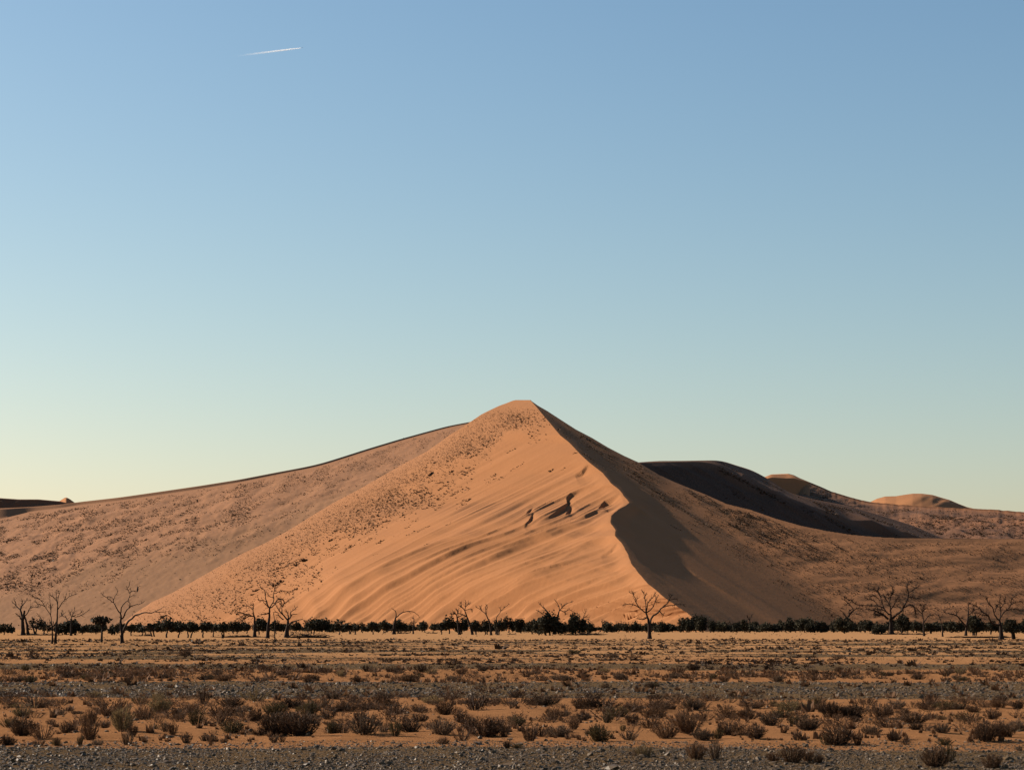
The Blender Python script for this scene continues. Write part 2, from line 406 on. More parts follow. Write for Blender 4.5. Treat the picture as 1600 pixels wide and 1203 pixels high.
D_apron = plane_D(n_ap, Pa, UR_, VR)
kk = 9.
D_flank = np.clip(np.where(D_flank <= 0, 3000, D_flank), 600, 3000); D_apron = np.clip(np.where(D_apron <= 0, 3000, D_apron), 600, 3000)
mn = np.minimum(D_flank, D_apron); DR = mn - kk * np.log(np.exp(-(D_flank - mn) / kk) + np.exp(-(D_apron - mn) / kk)) + 0
DR = np.clip(DR, 700, 2100)
# soften the foot kink
def blur_rows(A, k):
    ker = np.hanning(2 * k + 3)[1:-1]; ker /= ker.sum()
    pad = np.pad(A, ((0, 0), (k, k)), mode='edge')
    return np.apply_along_axis(lambda r: np.convolve(r, ker, 'valid'), 1, pad)
wr = VR - .62 * (UR_ - 1000)         # constant along the grain of the flank
ar = (UR_ - 1000) + .62 * (VR - 800)
flankm = 1 - sm(-20, 60, UR_ - uF[:, None])
dR = flankm * (.55 * vnoise(wr / 13, ar / 400, 51) + 2.4 * vnoise(wr / 42, ar / 700, 52) + .14 * vnoise(wr / 5, ar / 90, 53))
dR += (1 - flankm) * (1.5 * fbm(UR_ / 150, VR / 24, 54, 3) + .22 * fbm(UR_ / 22, VR / 5, 55, 3)) * sm(0, 8, VR - lerpc([(p[1], p[0]) for p in skyR[:-1]], UR_))
for (pts, a, wd, sh) in [([(1060, 872), (1085, 893), (1122, 914), (1150, 930)], -.35, 12, 3), ([(984, 787), (1000, 796), (1018, 806)], -.8, 8, 3)]:
    dR += scarp_disp(UR_, VR, pts, a, wd, sh)
tq = np.clip((UR_ - uR[:, None]) / np.maximum(uF - uR, 8)[:, None], 0, 1)
dR += -1.0 * 4 * tq * (1 - tq) * sm(640, 800, VR)
dR -= 1.55 * flankm
dR *= sm(0, 34, UR_ - uR[:, None]) * sm(0, 12, uX[:, None] - UR_)
PR = W(UR_, VR, DR); PR[..., 2] += dR
sk = lerpc([(p[1], p[0]) for p in skyR[:-1]], UR_)
fromsky = VR - sk
scrubR = np.maximum((1 - sm(0, 50, fromsky + 25 * fbm(UR_ / 30, VR / 30, 62, 3))) * .7, sm(-30, 40, UR_ - uF[:, None]) * .55)
# skirts down the far side
def skirt(P, back, f): Q = P.copy(); Q[..., 1] += back; Q[..., 2] *= f; return Q
L0 = PL[:, :1]; X0 = PR[:, -1:]
G = np.concatenate([skirt(L0, 420, .0), skirt(L0, 200, .45), skirt(L0, 70, .82), PL, PR, skirt(X0, 60, .86), skirt(X0, 220, .45), skirt(X0, 500, .0)], 1)
sc_all = np.concatenate([np.repeat(scrubL[:, :1], 3, 1), scrubL, scrubR, np.repeat(scrubR[:, -1:], 3, 1)], 1)
top = G[:1].copy(); top[..., 1] += 200; top[..., 2] *= .3; tp2 = G[:1].copy(); tp2[..., 1] += 9; tp2[..., 2] += .12
G = np.concatenate([top, tp2, G], 0); sc_all = np.concatenate([sc_all[:1], sc_all[:1], sc_all], 0)
link("dune", mesh_np("dune", G, grid_faces(*G.shape[:2]), True, {"scrub": sc_all}), M_DUNE, kind="structure",
     label="tall pointed orange sand dune with a lit fluted face and sharp crest")

# ------------------------------------------------------------------ dunes behind
def patch(name, us, curves, Ds, ns, mat, disp=None, scrub=None, label=None, back=400, fade=6):
    """columns of a slope: curves = list of v(u) from skyline to foot, Ds = depth along each"""
    rowsU = []; V = []; D = []
    for k in range(len(curves) - 1):
        t = np.linspace(0, 1, ns[k] + 1)[(0 if k == 0 else 1):]
        v = curves[k][None, :] * (1 - t)[:, None] + curves[k + 1][None, :] * t[:, None]
        d = 1 / ((1 / Ds[k])[None, :] * (1 - t)[:, None] + (1 / Ds[k + 1])[None, :] * t[:, None])
        V.append(v); D.append(d)
    V = np.concatenate(V); D = np.concatenate(D); U = np.repeat(us[None, :], len(V), 0)
    P = W(U, V, D)
    if disp is not None: P[..., 2] += disp(U, V, D) * sm(0, fade, V - curves[0][None, :])
    sc_ = scrub(U, V) if scrub is not None else np.zeros_like(U)
    G = np.concatenate([skirt(P[:1], back, .0), skirt(P[:1], back * .35, .6), P], 0)
    sc_ = np.concatenate([sc_[:1], sc_[:1], sc_], 0)
    o = link(name, mesh_np(name, G, grid_faces(*G.shape[:2])[:, ::-1], True, {"scrub": sc_}), mat, kind="structure", label=label)
    return U, V, P

K = 1.45
us = np.arange(-260, 800, 1.6)
sky_long = lerpc([(-260, 806), (-100, 799), (0, 794), (47, 792), (103, 787.5), (116, 785), (187, 777), (250, 768), (312, 759), (375, 749), (437, 737), (475, 730), (500, 724.5), (525, 717),
                  (575, 701), (625, 686), (665, 675), (700, 665.5), (735, 659), (800, 648)], us)
kz = np.hanning(31); kz /= kz.sum(); sky_long = np.convolve(np.pad(sky_long, 15, mode='edge'), kz, 'valid')
thick = lerpc([(-260, 30), (0, 17), (47, 7), (110, 4.5), (300, 4.5), (500, 2.6), (735, 1.8), (800, 1.8)], us)
thick = np.convolve(np.pad(thick, 15, mode='edge'), kz, 'valid')
A_ = (0, 812, 1300 * K); B_ = (735, 663, 1900 * K); C_ = (0, 985, 820 * K)
def lin_iD(pts, u, v):
    M = np.array([[1, p[0], p[1]] for p in pts], float); c = np.linalg.solve(M, np.array([1 / p[2] for p in pts]))
    return 1 / (c[0] + c[1] * u + c[2] * v)
c2 = sky_long + thick; c3 = np.full_like(us, 986.)
D2 = lin_iD([A_, B_, C_], us, c2); D3 = lin_iD([A_, B_, C_], us, c3); 
D1 = D2 + 2.7 * thick * D2 / F
def d_long(U, V, D):
    q = V - np.interp(U, us, c2)
    up = sm(1, 12, q) * (1 - sm(60, 130, q - (800 - U) * .02 + 20 * fbm(U / 60, V / 30, 84, 2)))
    wv = V + .27 * (U - 400)
    g = up * (1.3 * fbm(U / 34, wv / 10, 85, 4) + 1.2 * ridged(U / 60 + V / 40, wv / 16, 86))
    return g + .7 * fbm(wv / 60, (U - V) / 220, 87, 3) * sm(4, 40, q) + .22 * fbm(U / 9, wv / 4, 88, 2) * sm(1, 6, q)
def s_long(U, V):
    q = V - np.interp(U, us, c2)
    return np.clip((1 - sm(45, 120, q * 1.0 + (U - 300) * .12 + 28 * fbm(U / 70, (V + .27 * U) / 14, 89, 3))), 0, 1)
LONG = patch("dune", us, [sky_long, c2, c3], [D1, D2, D3], [6, 250], M_LONG, d_long, s_long,
             "long brown dune ridge rising to the right behind the pointed dune", 600)

# far left low dune and little lit peak
us = np.arange(-260, 130, 3.0)
s1 = lerpc([(-260, 782), (-60, 776), (0, 778), (30, 780), (60, 780), (94, 783), (130, 792)], us)
D0 = plane_D((.40, -.42, .81), W(0, 780, 3400.), us, s1)
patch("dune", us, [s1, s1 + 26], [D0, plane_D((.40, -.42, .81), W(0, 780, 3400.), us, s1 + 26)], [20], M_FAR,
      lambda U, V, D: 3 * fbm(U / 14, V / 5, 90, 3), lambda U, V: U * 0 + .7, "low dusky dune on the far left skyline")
us = np.arange(84, 126, 1.0)
s1 = lerpc([(84, 789), (94, 782), (101, 777.5), (104, 777), (109, 779.5), (118, 786), (126, 792)], us)
Dp = 3900 + 2.2 * np.abs(us - 103) ** 1.2
patch("dune", us, [s1, s1 + 14], [Dp, Dp - 70], [10], M_DUNE, None, None, "tiny sunlit dune peak on the far left skyline", 120)

# dark dune to the right
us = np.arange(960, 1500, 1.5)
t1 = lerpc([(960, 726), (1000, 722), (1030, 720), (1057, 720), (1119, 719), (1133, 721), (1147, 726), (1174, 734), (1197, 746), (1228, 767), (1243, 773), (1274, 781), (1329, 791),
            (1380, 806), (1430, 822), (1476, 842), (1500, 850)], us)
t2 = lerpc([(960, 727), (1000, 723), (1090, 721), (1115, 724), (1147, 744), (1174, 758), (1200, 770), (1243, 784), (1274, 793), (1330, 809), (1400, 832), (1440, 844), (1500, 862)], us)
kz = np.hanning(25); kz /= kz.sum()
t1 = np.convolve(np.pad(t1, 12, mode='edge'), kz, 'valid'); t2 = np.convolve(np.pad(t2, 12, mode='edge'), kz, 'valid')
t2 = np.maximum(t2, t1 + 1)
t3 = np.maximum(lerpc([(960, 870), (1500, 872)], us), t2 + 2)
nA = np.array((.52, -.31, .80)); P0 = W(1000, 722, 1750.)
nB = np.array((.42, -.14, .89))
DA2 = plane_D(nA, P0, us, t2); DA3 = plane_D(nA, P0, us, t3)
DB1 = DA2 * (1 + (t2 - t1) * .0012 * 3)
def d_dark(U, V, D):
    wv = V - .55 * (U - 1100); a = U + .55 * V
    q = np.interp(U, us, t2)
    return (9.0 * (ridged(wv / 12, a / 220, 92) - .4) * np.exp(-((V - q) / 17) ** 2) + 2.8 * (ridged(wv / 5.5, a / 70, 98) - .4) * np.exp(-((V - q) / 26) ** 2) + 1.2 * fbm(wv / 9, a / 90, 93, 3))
DARK = patch("dune", us, [t1, t2, t3], [DB1, DA2, DA3], [24, 90], M_SHADE, d_dark, lambda U, V: sm(-4, 14, V - np.interp(U, us, t2)) * 1.0,  # scrub mask here spreads the painted shade below the brown side, not plants
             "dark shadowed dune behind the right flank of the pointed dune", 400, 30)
# scrub country and capped dune beyond
us = np.arange(1150, 1900, 1.6)
k1 = lerpc([(1150, 775), (1188, 750), (1195, 745), (1205, 741), (1232, 740), (1240, 742), (1250, 747), (1267, 754), (1298, 767), (1329, 777), (1360, 784), (1400, 788), (1484, 793), (1561, 796.5), (1600, 800), (1900, 812)], us)
k1 = k1 + .7 * fbm(us / 9, us * 0, 94, 3) * sm(1260, 1300, us)
k2 = k1 + lerpc([(1150, 6), (1195, 4), (1230, 8), (1250, 3), (1262, 1), (1900, 1)], us)
cap_top = k1.copy(); cap_mid = k2.copy()
cap_low = k2 + lerpc([(1150, 16), (1200, 20), (1235, 27), (1243, 26), (1256, 8), (1264, 1), (1900, 1)], us)
k1 = np.where(us < 1249, k2 + 3, k1); k2 = np.maximum(k2, k1 + .5); k3 = k2 + 1.
k4 = np.full_like(us, 852.)
E2 = np.full_like(us, 3350.); nC = np.array((.48, -.35, .80))
E3 = np.minimum(E2 - 2.3 * (k3 - k2) * .9, E2)
E1 = E2 + (k2 - k1) * 3.5
E4 = np.full_like(us, 2150.)
def d_mid(U, V, D):
    q = V - np.interp(U, us, k3)
    return sm(0, 4, q) * (3 * fbm(U / 24, V / 5, 95, 4) + 4.5 * ridged(U / 70 - V / 30, V / 9, 96) * sm(5, 20, q))
MID = patch("dune", us, [k1, k2, k3, k4], [E1, E2, E3, E4], [8, 24, 70], M_FAR, d_mid,
            lambda U, V: sm(0, 8, V - np.interp(U, us, k3)) * (1 - .6 * np.exp(-((V - 820) / 9) ** 2)),
            "scrub-dotted rolling dune land beyond the dark dune at right")
uc = us[(us > 1180) & (us < 1266)]; c1_ = np.interp(uc, us, cap_top); c2_ = np.interp(uc, us, cap_mid); c3_ = np.interp(uc, us, cap_low); c4_ = c3_ + 26
kz = np.hanning(9); kz /= kz.sum(); c2_ = np.convolve(np.pad(c2_, 4, mode='edge'), kz, 'valid'); c1_ = np.minimum(c1_, c2_ - .4)
Q2 = 2800 + 3.2 * (uc - 1190); Q1 = Q2 + (c2_ - c1_) * 22; Q3 = Q2 - 1.6 * (c3_ - c2_) * .8; Q4 = Q3 - 120
patch("dune", uc, [c1_, c2_, c3_, c4_], [Q1, Q2, Q3, Q4], [8, 20, 12], M_DUNE, None, lambda U, V: sm(2, 8, V - np.interp(U, uc, c2_)) * .8, "small pale-capped dune peeping out behind the dark dune", 200)
us = np.arange(1345, 1545, 1.5)
s1 = lerpc([(1345, 792), (1360, 784), (1370, 779), (1383, 775.5), (1400, 775), (1412, 773), (1426, 771), (1440, 771), (1457, 773), (1470, 777), (1484, 781), (1498, 787), (1511, 792), (1545, 800)], us)
Dp = 4300 + .018 * (us - 1430) ** 2
patch("dune", us, [s1, s1 + 8, s1 + 30], [Dp + 110, Dp, Dp - 160], [10, 14], M_DUNE,
      lambda U, V, D: 5 * vnoise((V + .5 * (U - 1430)) / 9, U / 60, 97), lambda U, V: U * 0 + .45, "rounded sunlit dune dome on the right skyline", 700)

# ------------------------------------------------------------------ tufts on the slopes (uncountable)
def blob_mesh(name, P, size, hgt, mat, seed=3, sides=5, label=None, cat=None, stretch=None, pname="stuff"):
    """many small ragged tufts: a fan of blades rising from each point, one mesh"""
    r = np.random.default_rng(seed); n = len(P)
    if n == 0: return
    a = r.uniform(0, 6.283, (n, sides)) ; rad = r.uniform(.35, 1., (n, sides)) * size[:, None]
    h = r.uniform(.45, 1., (n, sides)) * hgt[:, None]
    sx = np.ones(n) if stretch is None else stretch
    tip = np.stack([P[:, 0:1] + np.cos(a) * rad * sx[:, None], P[:, 1:2] + np.sin(a) * rad, P[:, 2:3] + h], -1)
    wv = .42 * size[:, None]
    b1 = np.stack([P[:, 0:1] + np.cos(a) * rad * .35 * sx[:, None] - np.sin(a) * wv, P[:, 1:2] + np.sin(a) * rad * .35 + np.cos(a) * wv, P[:, 2:3] - .12 * h], -1)
    b2 = np.stack([P[:, 0:1] + np.cos(a) * rad * .35 * sx[:, None] + np.sin(a) * wv, P[:, 1:2] + np.sin(a) * rad * .35 - np.cos(a) * wv, P[:, 2:3] - .12 * h], -1)
    V = np.stack([tip, b1, b2], 2).reshape(-1, 3)
    Fc = np.arange(len(V)).reshape(-1, 3)
    return link(name, mesh_np(name, V, Fc), mat, label=label, cat=cat, kind="stuff")
def pick(P, wgt, n, seed):
    r = np.random.default_rng(seed); w_ = (wgt * 1.0).ravel(); w_ = np.maximum(w_, 0); w_ /= w_.sum()
    i = r.choice(len(w_), n, p=w_); q = P.reshape(-1, 3)[i]
    return q + r.normal(0, .35, q.shape) * np.array([1, 1, 0]), i
cellL = (uR - uL)[:, None] / NL
wgt = cellL * dens_left ** 1.2 * (1 - .65 * sm(0, 130, UL - uL[:, None])) * sm(628, 640, VL) * (UL > uL[:, None] + 1.5) * sm(634, 650, VL) * (1 - .5 * sm(800, 950, VL))
q, i = pick(PL, wgt, 20000, 1); dd = (UL - uL[:, None]).ravel()[i]
r_ = np.random.default_rng(5)
sz = (.17 + .0032 * np.clip(dd, 0, 120)) * np.exp(r_.normal(0, .35, len(q)))
blob_mesh("dune_tufts", q, sz, sz * .8, M_TUFT, 6, 4, "fine dark grass tufts speckling the left shoulder of the pointed dune", "grass")
# clumps below in diagonal strings
def on_surface(Pg, Ug, u, v):
    ri = np.clip(np.searchsorted(rows, v), 0, len(rows) - 1)
    ci = np.array([np.searchsorted(Ug[r], x) for r, x in zip(ri, u)]); ci = np.clip(ci, 0, Ug.shape[1] - 1)
    return Pg[ri, ci]
def strings(Ug, Vg, Pg, wg, n, k, slope, step, seed, jit=1.0):
    r = np.random.default_rng(seed); w_ = np.maximum(wg.ravel(), 0); w_ = w_ / w_.sum(); i = r.choice(len(w_), n, p=w_)
    u0, v0 = Ug.ravel()[i], Vg.ravel()[i]; out = []; sz = []
    for a, b in zip(u0, v0):
        m = r.integers(2, k); t = np.cumsum(r.uniform(.4, 1.4, m)) * step
        uu = a + t + r.normal(0, .5 * jit, m); vv = b + t * slope + r.normal(0, .7 * jit, m)
        out.append(on_surface(Pg, Ug, uu, vv)); sz.append(np.full(m, math.exp(r.normal(0, .35))))
    return np.concatenate(out), np.concatenate(sz)
wgt = cellL * sm(-.15, .35, fbm(wl / 10, al / 60, 63, 3)) * np.exp(-(((UL - uL[:, None]) - 130) / 75) ** 2) * sm(690, 740, VL) * (1 - sm(900, 975, VL) * .6)
q, sz = strings(UL, VL, PL, wgt, 190, 9, -.5, 2.6, 2); sz = .43 * sz * np.exp(r_.normal(0, .3, len(q)))
blob_mesh("dune_tufts", q, sz, sz * .9, M_TUFT, 7, 7, "scattered dark grass clumps strung down the sunlit dune face", "grass", np.full(len(q), 1.5))
cellR = np.gradient(UR_, axis=1) * (UR_ < uX[:, None] - .01)
wgt = cellR * (1 - sm(0, 62, fromsky + 30 * fbm(wr / 16, ar / 80, 64, 3))) * sm(650, 680, VR) * sm(1.5, 4, fromsky) * (UR_ < 1330) * sm(-.2, .2, fbm(wr / 8, ar / 90, 66, 2))
q, sz = strings(UR_, VR, PR, wgt, 420, 12, .60, 2.4, 3, .7); sz = .42 * sz * np.exp(r_.normal(0, .3, len(q)))
blob_mesh("dune_tufts", q, sz, sz * .8, M_TUFT, 8, 4, "dark grass streaks along the shaded right flank of the pointed dune", "grass", np.full(len(q), 1.6))
wgt = cellR * sm(-60, -10, UR_ - uF[:, None]) * sm(2, 10, fromsky) * (1 - sm(955, 975, VR)) * sm(-.45, .3, fbm(UR_ / 40, VR / 8, 65, 4))
q, i = pick(PR, wgt, 20000, 4); sz = .31 * np.exp(r_.normal(0, .4, len(q)))
blob_mesh("apron_tufts", q, sz, sz * .8, M_TUFT, 9, 4, "sparse scrub dotting the gentle sand apron at right", "scrub")
U_, V_, P_ = LONG
q_ = V_ - np.interp(U_, U_[0], V_[6])
wgt = s_long.__call__ if False else None
us = U_[0]; c2 = V_[6]
S_ = np.clip(1 - sm(45, 120, q_ + (U_ - 300) * .12 + 28 * fbm(U_ / 70, (V_ + .27 * U_) / 14, 89, 3)), 0, 1) * sm(2, 7, q_)
q, i = pick(P_, (S_ * sm(-.3, .4, fbm(U_ / 20, (V_ + .27 * U_) / 6, 67, 3)) + .004) * (U_ > -60), 26000, 5); sz = .48 * np.exp(r_.normal(0, .45, len(q)))
blob_mesh("dune_tufts", q, sz, sz * .8, M_TUFT, 10, 4, "dark scrub covering the upper slope of the long dune at left", "scrub", np.full(len(q), 1.3))
U_, V_, P_ = MID
Ud, Vd, Pd = DARK
qd, sd_ = pick(Pd, sm(0, .4, fbm((Vd - .55 * (Ud - 1100)) / 7, (Ud + .55 * Vd) / 90, 99, 3)) * np.exp(-((Vd - np.interp(Ud, Ud[0], Vd[26])) / 20) ** 2) * (Ud > 1120) * sm(2, 6, Vd - Vd[0][None, :]), 2600, 16)
sd_ = .95 * np.exp(r_.normal(0, .4, len(qd)))
blob_mesh("far_scrub", qd, sd_, sd_ * .6, M_TUFT, 19, 4, "dark grass streaks on the brown side of the shadowed dune", "scrub", np.full(len(qd), 1.8))
q, i = pick(P_, sm(-.3, .4, fbm(U_ / 30, V_ / 6, 68, 3)) * sm(2, 8, V_ - V_[0][None, :]) * (U_ > 1250), 10000, 6); sz = 1.15 * np.exp(r_.normal(0, .4, len(q)))
blob_mesh("far_scrub", q, sz, sz * .7, M_TUFT, 11, 4, "dark scrub on the distant rolling land at right", "scrub", np.full(len(q), 1.5))

# ------------------------------------------------------------------ tubes
class MB:
    def __init__(s): s.V = []; s.F = []; s.n = 0
    def add(s, V, Fc):
        s.V.append(np.asarray(V, float)); s.F.append(np.asarray(Fc) + s.n); s.n += len(V)
    def mesh(s, name, smooth=False): return mesh_np(name, np.concatenate(s.V), np.concatenate(s.F), smooth)
def tube(mb, P, R, k=5):
    """closed tapering tube, triangles"""
    P = np.asarray(P, float); n = len(P)
    T = np.gradient(P, axis=0); T /= np.linalg.norm(T, axis=1)[:, None] + 1e-9
    ref = np.array([.13, 1., .21]); A = np.cross(T, ref); A /= np.linalg.norm(A, axis=1)[:, None] + 1e-9
    B = np.cross(T, A); th = np.arange(k) * 2 * math.pi / k
    V = P[:, None] + np.asarray(R)[:, None, None] * (np.cos(th)[None, :, None] * A[:, None] + np.sin(th)[None, :, None] * B[:, None])
    V = V.reshape(-1, 3)
    i = np.arange(n - 1)[:, None] * k + np.arange(k)[None]; j = np.arange(n - 1)[:, None] * k + (np.arange(k)[None] + 1) % k
    q = np.stack([i, j, j + k, i + k], -1).reshape(-1, 4)
    Fc = np.concatenate([q[:, [0, 1, 2]], q[:, [0, 2, 3]]])
    cap = [[0, t + 1, t] for t in range(1, k - 1)] + [[(n - 1) * k, (n - 1) * k + t, (n - 1) * k + t + 1] for t in range(1, k - 1)]
    mb.add(V, np.concatenate([Fc, cap]))

def smoothline(pts, sub=3):
    p = np.asarray(pts, float)
    if len(p) < 3: 
        t = np.linspace(0, 1, 4)[:, None]; return p[0] * (1 - t) + p[-1] * t
    out = []
    q = np.vstack([2 * p[0] - p[1], p, 2 * p[-1] - p[-2]])
    for i in range(1, len(q) - 2):
        for s in range(sub):
            t = s / sub
            out.append(.5 * ((2 * q[i]) + (-q[i - 1] + q[i + 1]) * t + (2 * q[i - 1] - 5 * q[i] + 4 * q[i + 1] - q[i + 2]) * t * t + (-q[i - 1] + 3 * q[i] - 3 * q[i + 1] + q[i + 2]) * t ** 3))
    out.append(p[-1]); return np.array(out)

def dead_tree(crop, base, r0, lines, label, twig=1.0, group=None, name="dead_tree", extra_trunks=()):
    """lines: crop-pixel polylines; the first is the trunk. Depth spreads limb by limb round the trunk."""
    ox, oy, s = crop
    rnd = np.random.default_rng(int(base[0] * 7 + base[1]))
    bu, bv = ox + base[0] / s, oy + base[1] / s
    D = float(gD(bv)); ppm = F / D
    gx = W(bu, bv, D)
    root = link(name, None, loc=(gx[0], D, float(gz(gx[0], D)) - .03), label=label, cat="dead tree", group=group)
    org = np.array(root.location)
    known = []       # (px, depth, radius px)
    def to3(p2, dep): return W(p2[:, 0], p2[:, 1], D + dep) - org
    for li, ln in enumerate(lines):
        p = np.array([(ox + a / s, oy + b / s) for a, b in ln])
        p = smoothline(p, 3)
        p[1:-1] += rnd.normal(0, .28, p[1:-1].shape)
        L = np.concatenate([[0], np.cumsum(np.linalg.norm(np.diff(p, axis=0), axis=1))])
        trunk = li == 0 or li in extra_trunks
        if trunk:
            dep = 0. * L + rnd.normal(0, .02) * L / ppm; ra = (r0 if li == 0 else r0 * .7) * 1.12
            rad = ra * (1 - .62 * L / L[-1]); rad[0] *= 1.25; end = rad[-1]
            if rad[-1] < .5: rad[-1] = .5
        else:
            kp = np.array([k_[0] for k_ in known]); j = int(np.argmin(np.hypot(*(kp - p[0]).T)))
            d0, rr = known[j][1], known[j][2]
            ra = min(rr * .85, max(.85, .055 * L[-1] + .5)); ra = max(ra, .62)
            rad = ra * (1 - L / L[-1]) + .30 * (L / L[-1])
            if np.hypot(*(kp[j] - p[0])) < 4: p[0] = kp[j]
            dep = d0 + rnd.uniform(-.75, .75) * L / ppm
        for a_, b_, c_ in zip(p, dep, rad): known.append((a_, b_, c_))
        mb = MB(); P3 = to3(p, dep); tube(mb, P3, rad / ppm, 6 if trunk else 5)
        # fine twigs
        if not trunk or li == 0:
            nt_ = int(twig * (3 + L[-1] / 4.5)) if not trunk else 0
            for _ in range(nt_):
                t = rnd.uniform(.3, 1.); i0 = min(int(t * (len(p) - 1)), len(p) - 2)
                dr = p[i0 + 1] - p[i0]; ang = math.atan2(dr[1], dr[0]) + rnd.choice([-1, 1]) * rnd.uniform(.35, 1.1)
                ln_ = rnd.uniform(2.5, 8.5) * (1.25 - .5 * t); n_ = 5
                ang_ = ang; q = [p[i0].copy()]
                for k_ in range(n_):
                    ang_ += rnd.normal(0, .28) + (.12 * (-math.pi / 2 - ang_) if abs(ang_ + math.pi / 2) < 2 else 0)
                    q.append(q[-1] + np.array([math.cos(ang_), math.sin(ang_)]) * ln_ / n_)
                q = np.array(q); dz = dep[i0] + np.linspace(0, 1, len(q)) * rnd.uniform(-1, 1) * ln_ / ppm
                tube(mb, to3(q, dz), np.linspace(min(.42, rad[i0]), .16, len(q)) / ppm, 3)
        link("trunk" if trunk else "branch", mb.mesh("trunk" if trunk else "branch"), M_BARK, parent=root)
    return root, D

A = (0, 900, 10.); B = (120, 900, 10.); C = (350, 900, 10.); Dd = (590, 900, 7.273); E = (810, 900, 5.926); Fc_ = (1300, 890, 10.); Gc = (1440, 890, 10.)
dead_tree(A, (365, 925), 3.4, [[(360, 925), (355, 800), (352, 690), (378, 600), (380, 535)], [(445, 925), (425, 760), (400, 680), (385, 620)],
    [(355, 680), (335, 590), (320, 520), (340, 460), (400, 400), (430, 335)], [(338, 455), (350, 365)], [(320, 520), (270, 480), (215, 430), (180, 385)], [(262, 465), (225, 370), (215, 330)],
    [(340, 680), (290, 620), (235, 575)], [(395, 620), (440, 560), (470, 490), (520, 455)], [(465, 500), (560, 478), (640, 470)]],
    "stumpy dead tree with a thick broken trunk, first bare tree from the left edge", .8, extra_trunks=(1,))
dead_tree(A, (868, 1055), 2.0, [[(868, 1055), (880, 850), (890, 700), (900, 560), (900, 480)], [(812, 1055), (815, 850), (800, 640)],
    [(800, 640), (760, 560), (700, 470), (640, 380), (600, 345), (530, 335)], [(700, 470), (640, 445), (580, 430), (550, 370)], [(790, 600), (790, 500), (785, 400), (770, 300)], [(790, 520), (830, 430)],
    [(900, 480), (890, 400), (820, 320), (765, 270)], [(895, 410), (875, 300), (875, 220)], [(903, 480), (905, 350), (930, 255)], [(900, 540), (960, 430), (1010, 370), (1045, 255)],
    [(1010, 378), (1080, 320), (1200, 270)], [(815, 860), (700, 730), (640, 650), (570, 570)], [(885, 700), (850, 780), (830, 700)]],
    "bare twin-stemmed tree standing in front of the left bushes", .8, extra_trunks=(1,))
dead_tree(A, (1110, 930), 1.8, [[(1110, 930), (1110, 800), (1120, 660)], [(1120, 660), (1130, 610), (1160, 540), (1165, 480)], [(1118, 640), (1090, 570), (1112, 565)],
    [(1140, 630), (1200, 600), (1260, 580), (1280, 530)], [(1140, 640), (1210, 630), (1290, 600), (1340, 560), (1400, 520)], [(1110, 720), (1050, 690), (1040, 650), (960, 620), (920, 640)], [(960, 620), (975, 520)], [(960, 620), (1030, 560)]],
    "small dead tree whose bare limbs rise out of the rounded dark bush", .7)
forked, DFk = dead_tree(B, (712, 1045), 2.7, [[(712, 1045), (705, 900), (690, 750), (690, 640), (682, 580)], [(682, 580), (620, 500), (580, 420), (540, 395), (480, 345), (430, 310), (370, 255)],
    [(480, 345), (480, 320), (540, 330), (580, 375)], [(578, 420), (570, 370), (600, 310), (635, 240), (600, 165)], [(685, 590), (695, 490), (740, 430), (800, 370), (825, 320), (830, 270), (790, 200), (770, 150)],
    [(790, 190), (825, 135), (820, 100)], [(830, 265), (850, 240), (890, 230), (955, 238)], [(825, 330), (870, 305), (910, 300)], [(850, 240), (835, 190)], [(700, 680), (740, 620), (760, 560), (810, 500), (860, 465), (930, 440), (990, 435), (1060, 385)],
    [(830, 480), (825, 420), (800, 400)], [(718, 890), (750, 800), (800, 710), (860, 660), (920, 610), (980, 595), (1060, 570), (1160, 575), (1220, 550), (1290, 520), (1360, 480)], [(1220, 560), (1310, 565), (1400, 545)], [(705, 1000), (685, 960), (680, 920)]],
    "tall forked bare tree with one long limb reaching right and a bird perched on it", .45)
dead_tree(C, (680, 970), 2.8, [[(680, 970), (690, 850), (700, 700), (710, 580), (714, 500)], [(700, 490), (670, 400), (640, 320), (640, 230), (590, 190), (550, 125)], [(670, 400), (600, 375), (530, 378)], [(700, 490), (650, 440), (615, 410)],
    [(715, 490), (770, 400), (780, 330), (780, 240), (800, 190), (850, 150), (860, 120)], [(785, 180), (740, 145), (715, 110)], [(790, 280), (860, 240), (950, 225), (1000, 260), (1030, 290)], [(770, 340), (700, 300), (670, 240)],
    [(730, 500), (790, 440), (830, 380), (900, 350), (940, 400), (930, 470)], [(800, 420), (850, 350), (920, 380)], [(700, 580), (640, 590), (550, 598)], [(760, 440), (830, 400), (880, 430), (900, 480)]],
    "tallest tangled dead tree of the middle-left trio, crown curling to the right", 1.2)
dead_tree(C, (980, 960), 3.6, [[(980, 960), (990, 800), (1000, 700), (985, 675)], [(980, 670), (920, 600), (860, 540), (820, 460), (800, 400)], [(910, 590), (900, 490), (950, 420), (1010, 380), (1060, 340), (1100, 320)], [(1010, 690), (1000, 600), (975, 530)],
    [(1020, 680), (1060, 610), (1150, 590)], [(1040, 640), (1040, 570), (1100, 520), (1150, 460)], [(1000, 780), (1060, 720), (1150, 690), (1230, 670)], [(930, 680), (860, 620), (830, 560), (760, 560)], [(860, 540), (900, 430), (880, 380)]],
    "stout dead tree standing beside the pile of fallen branches", 1.1)
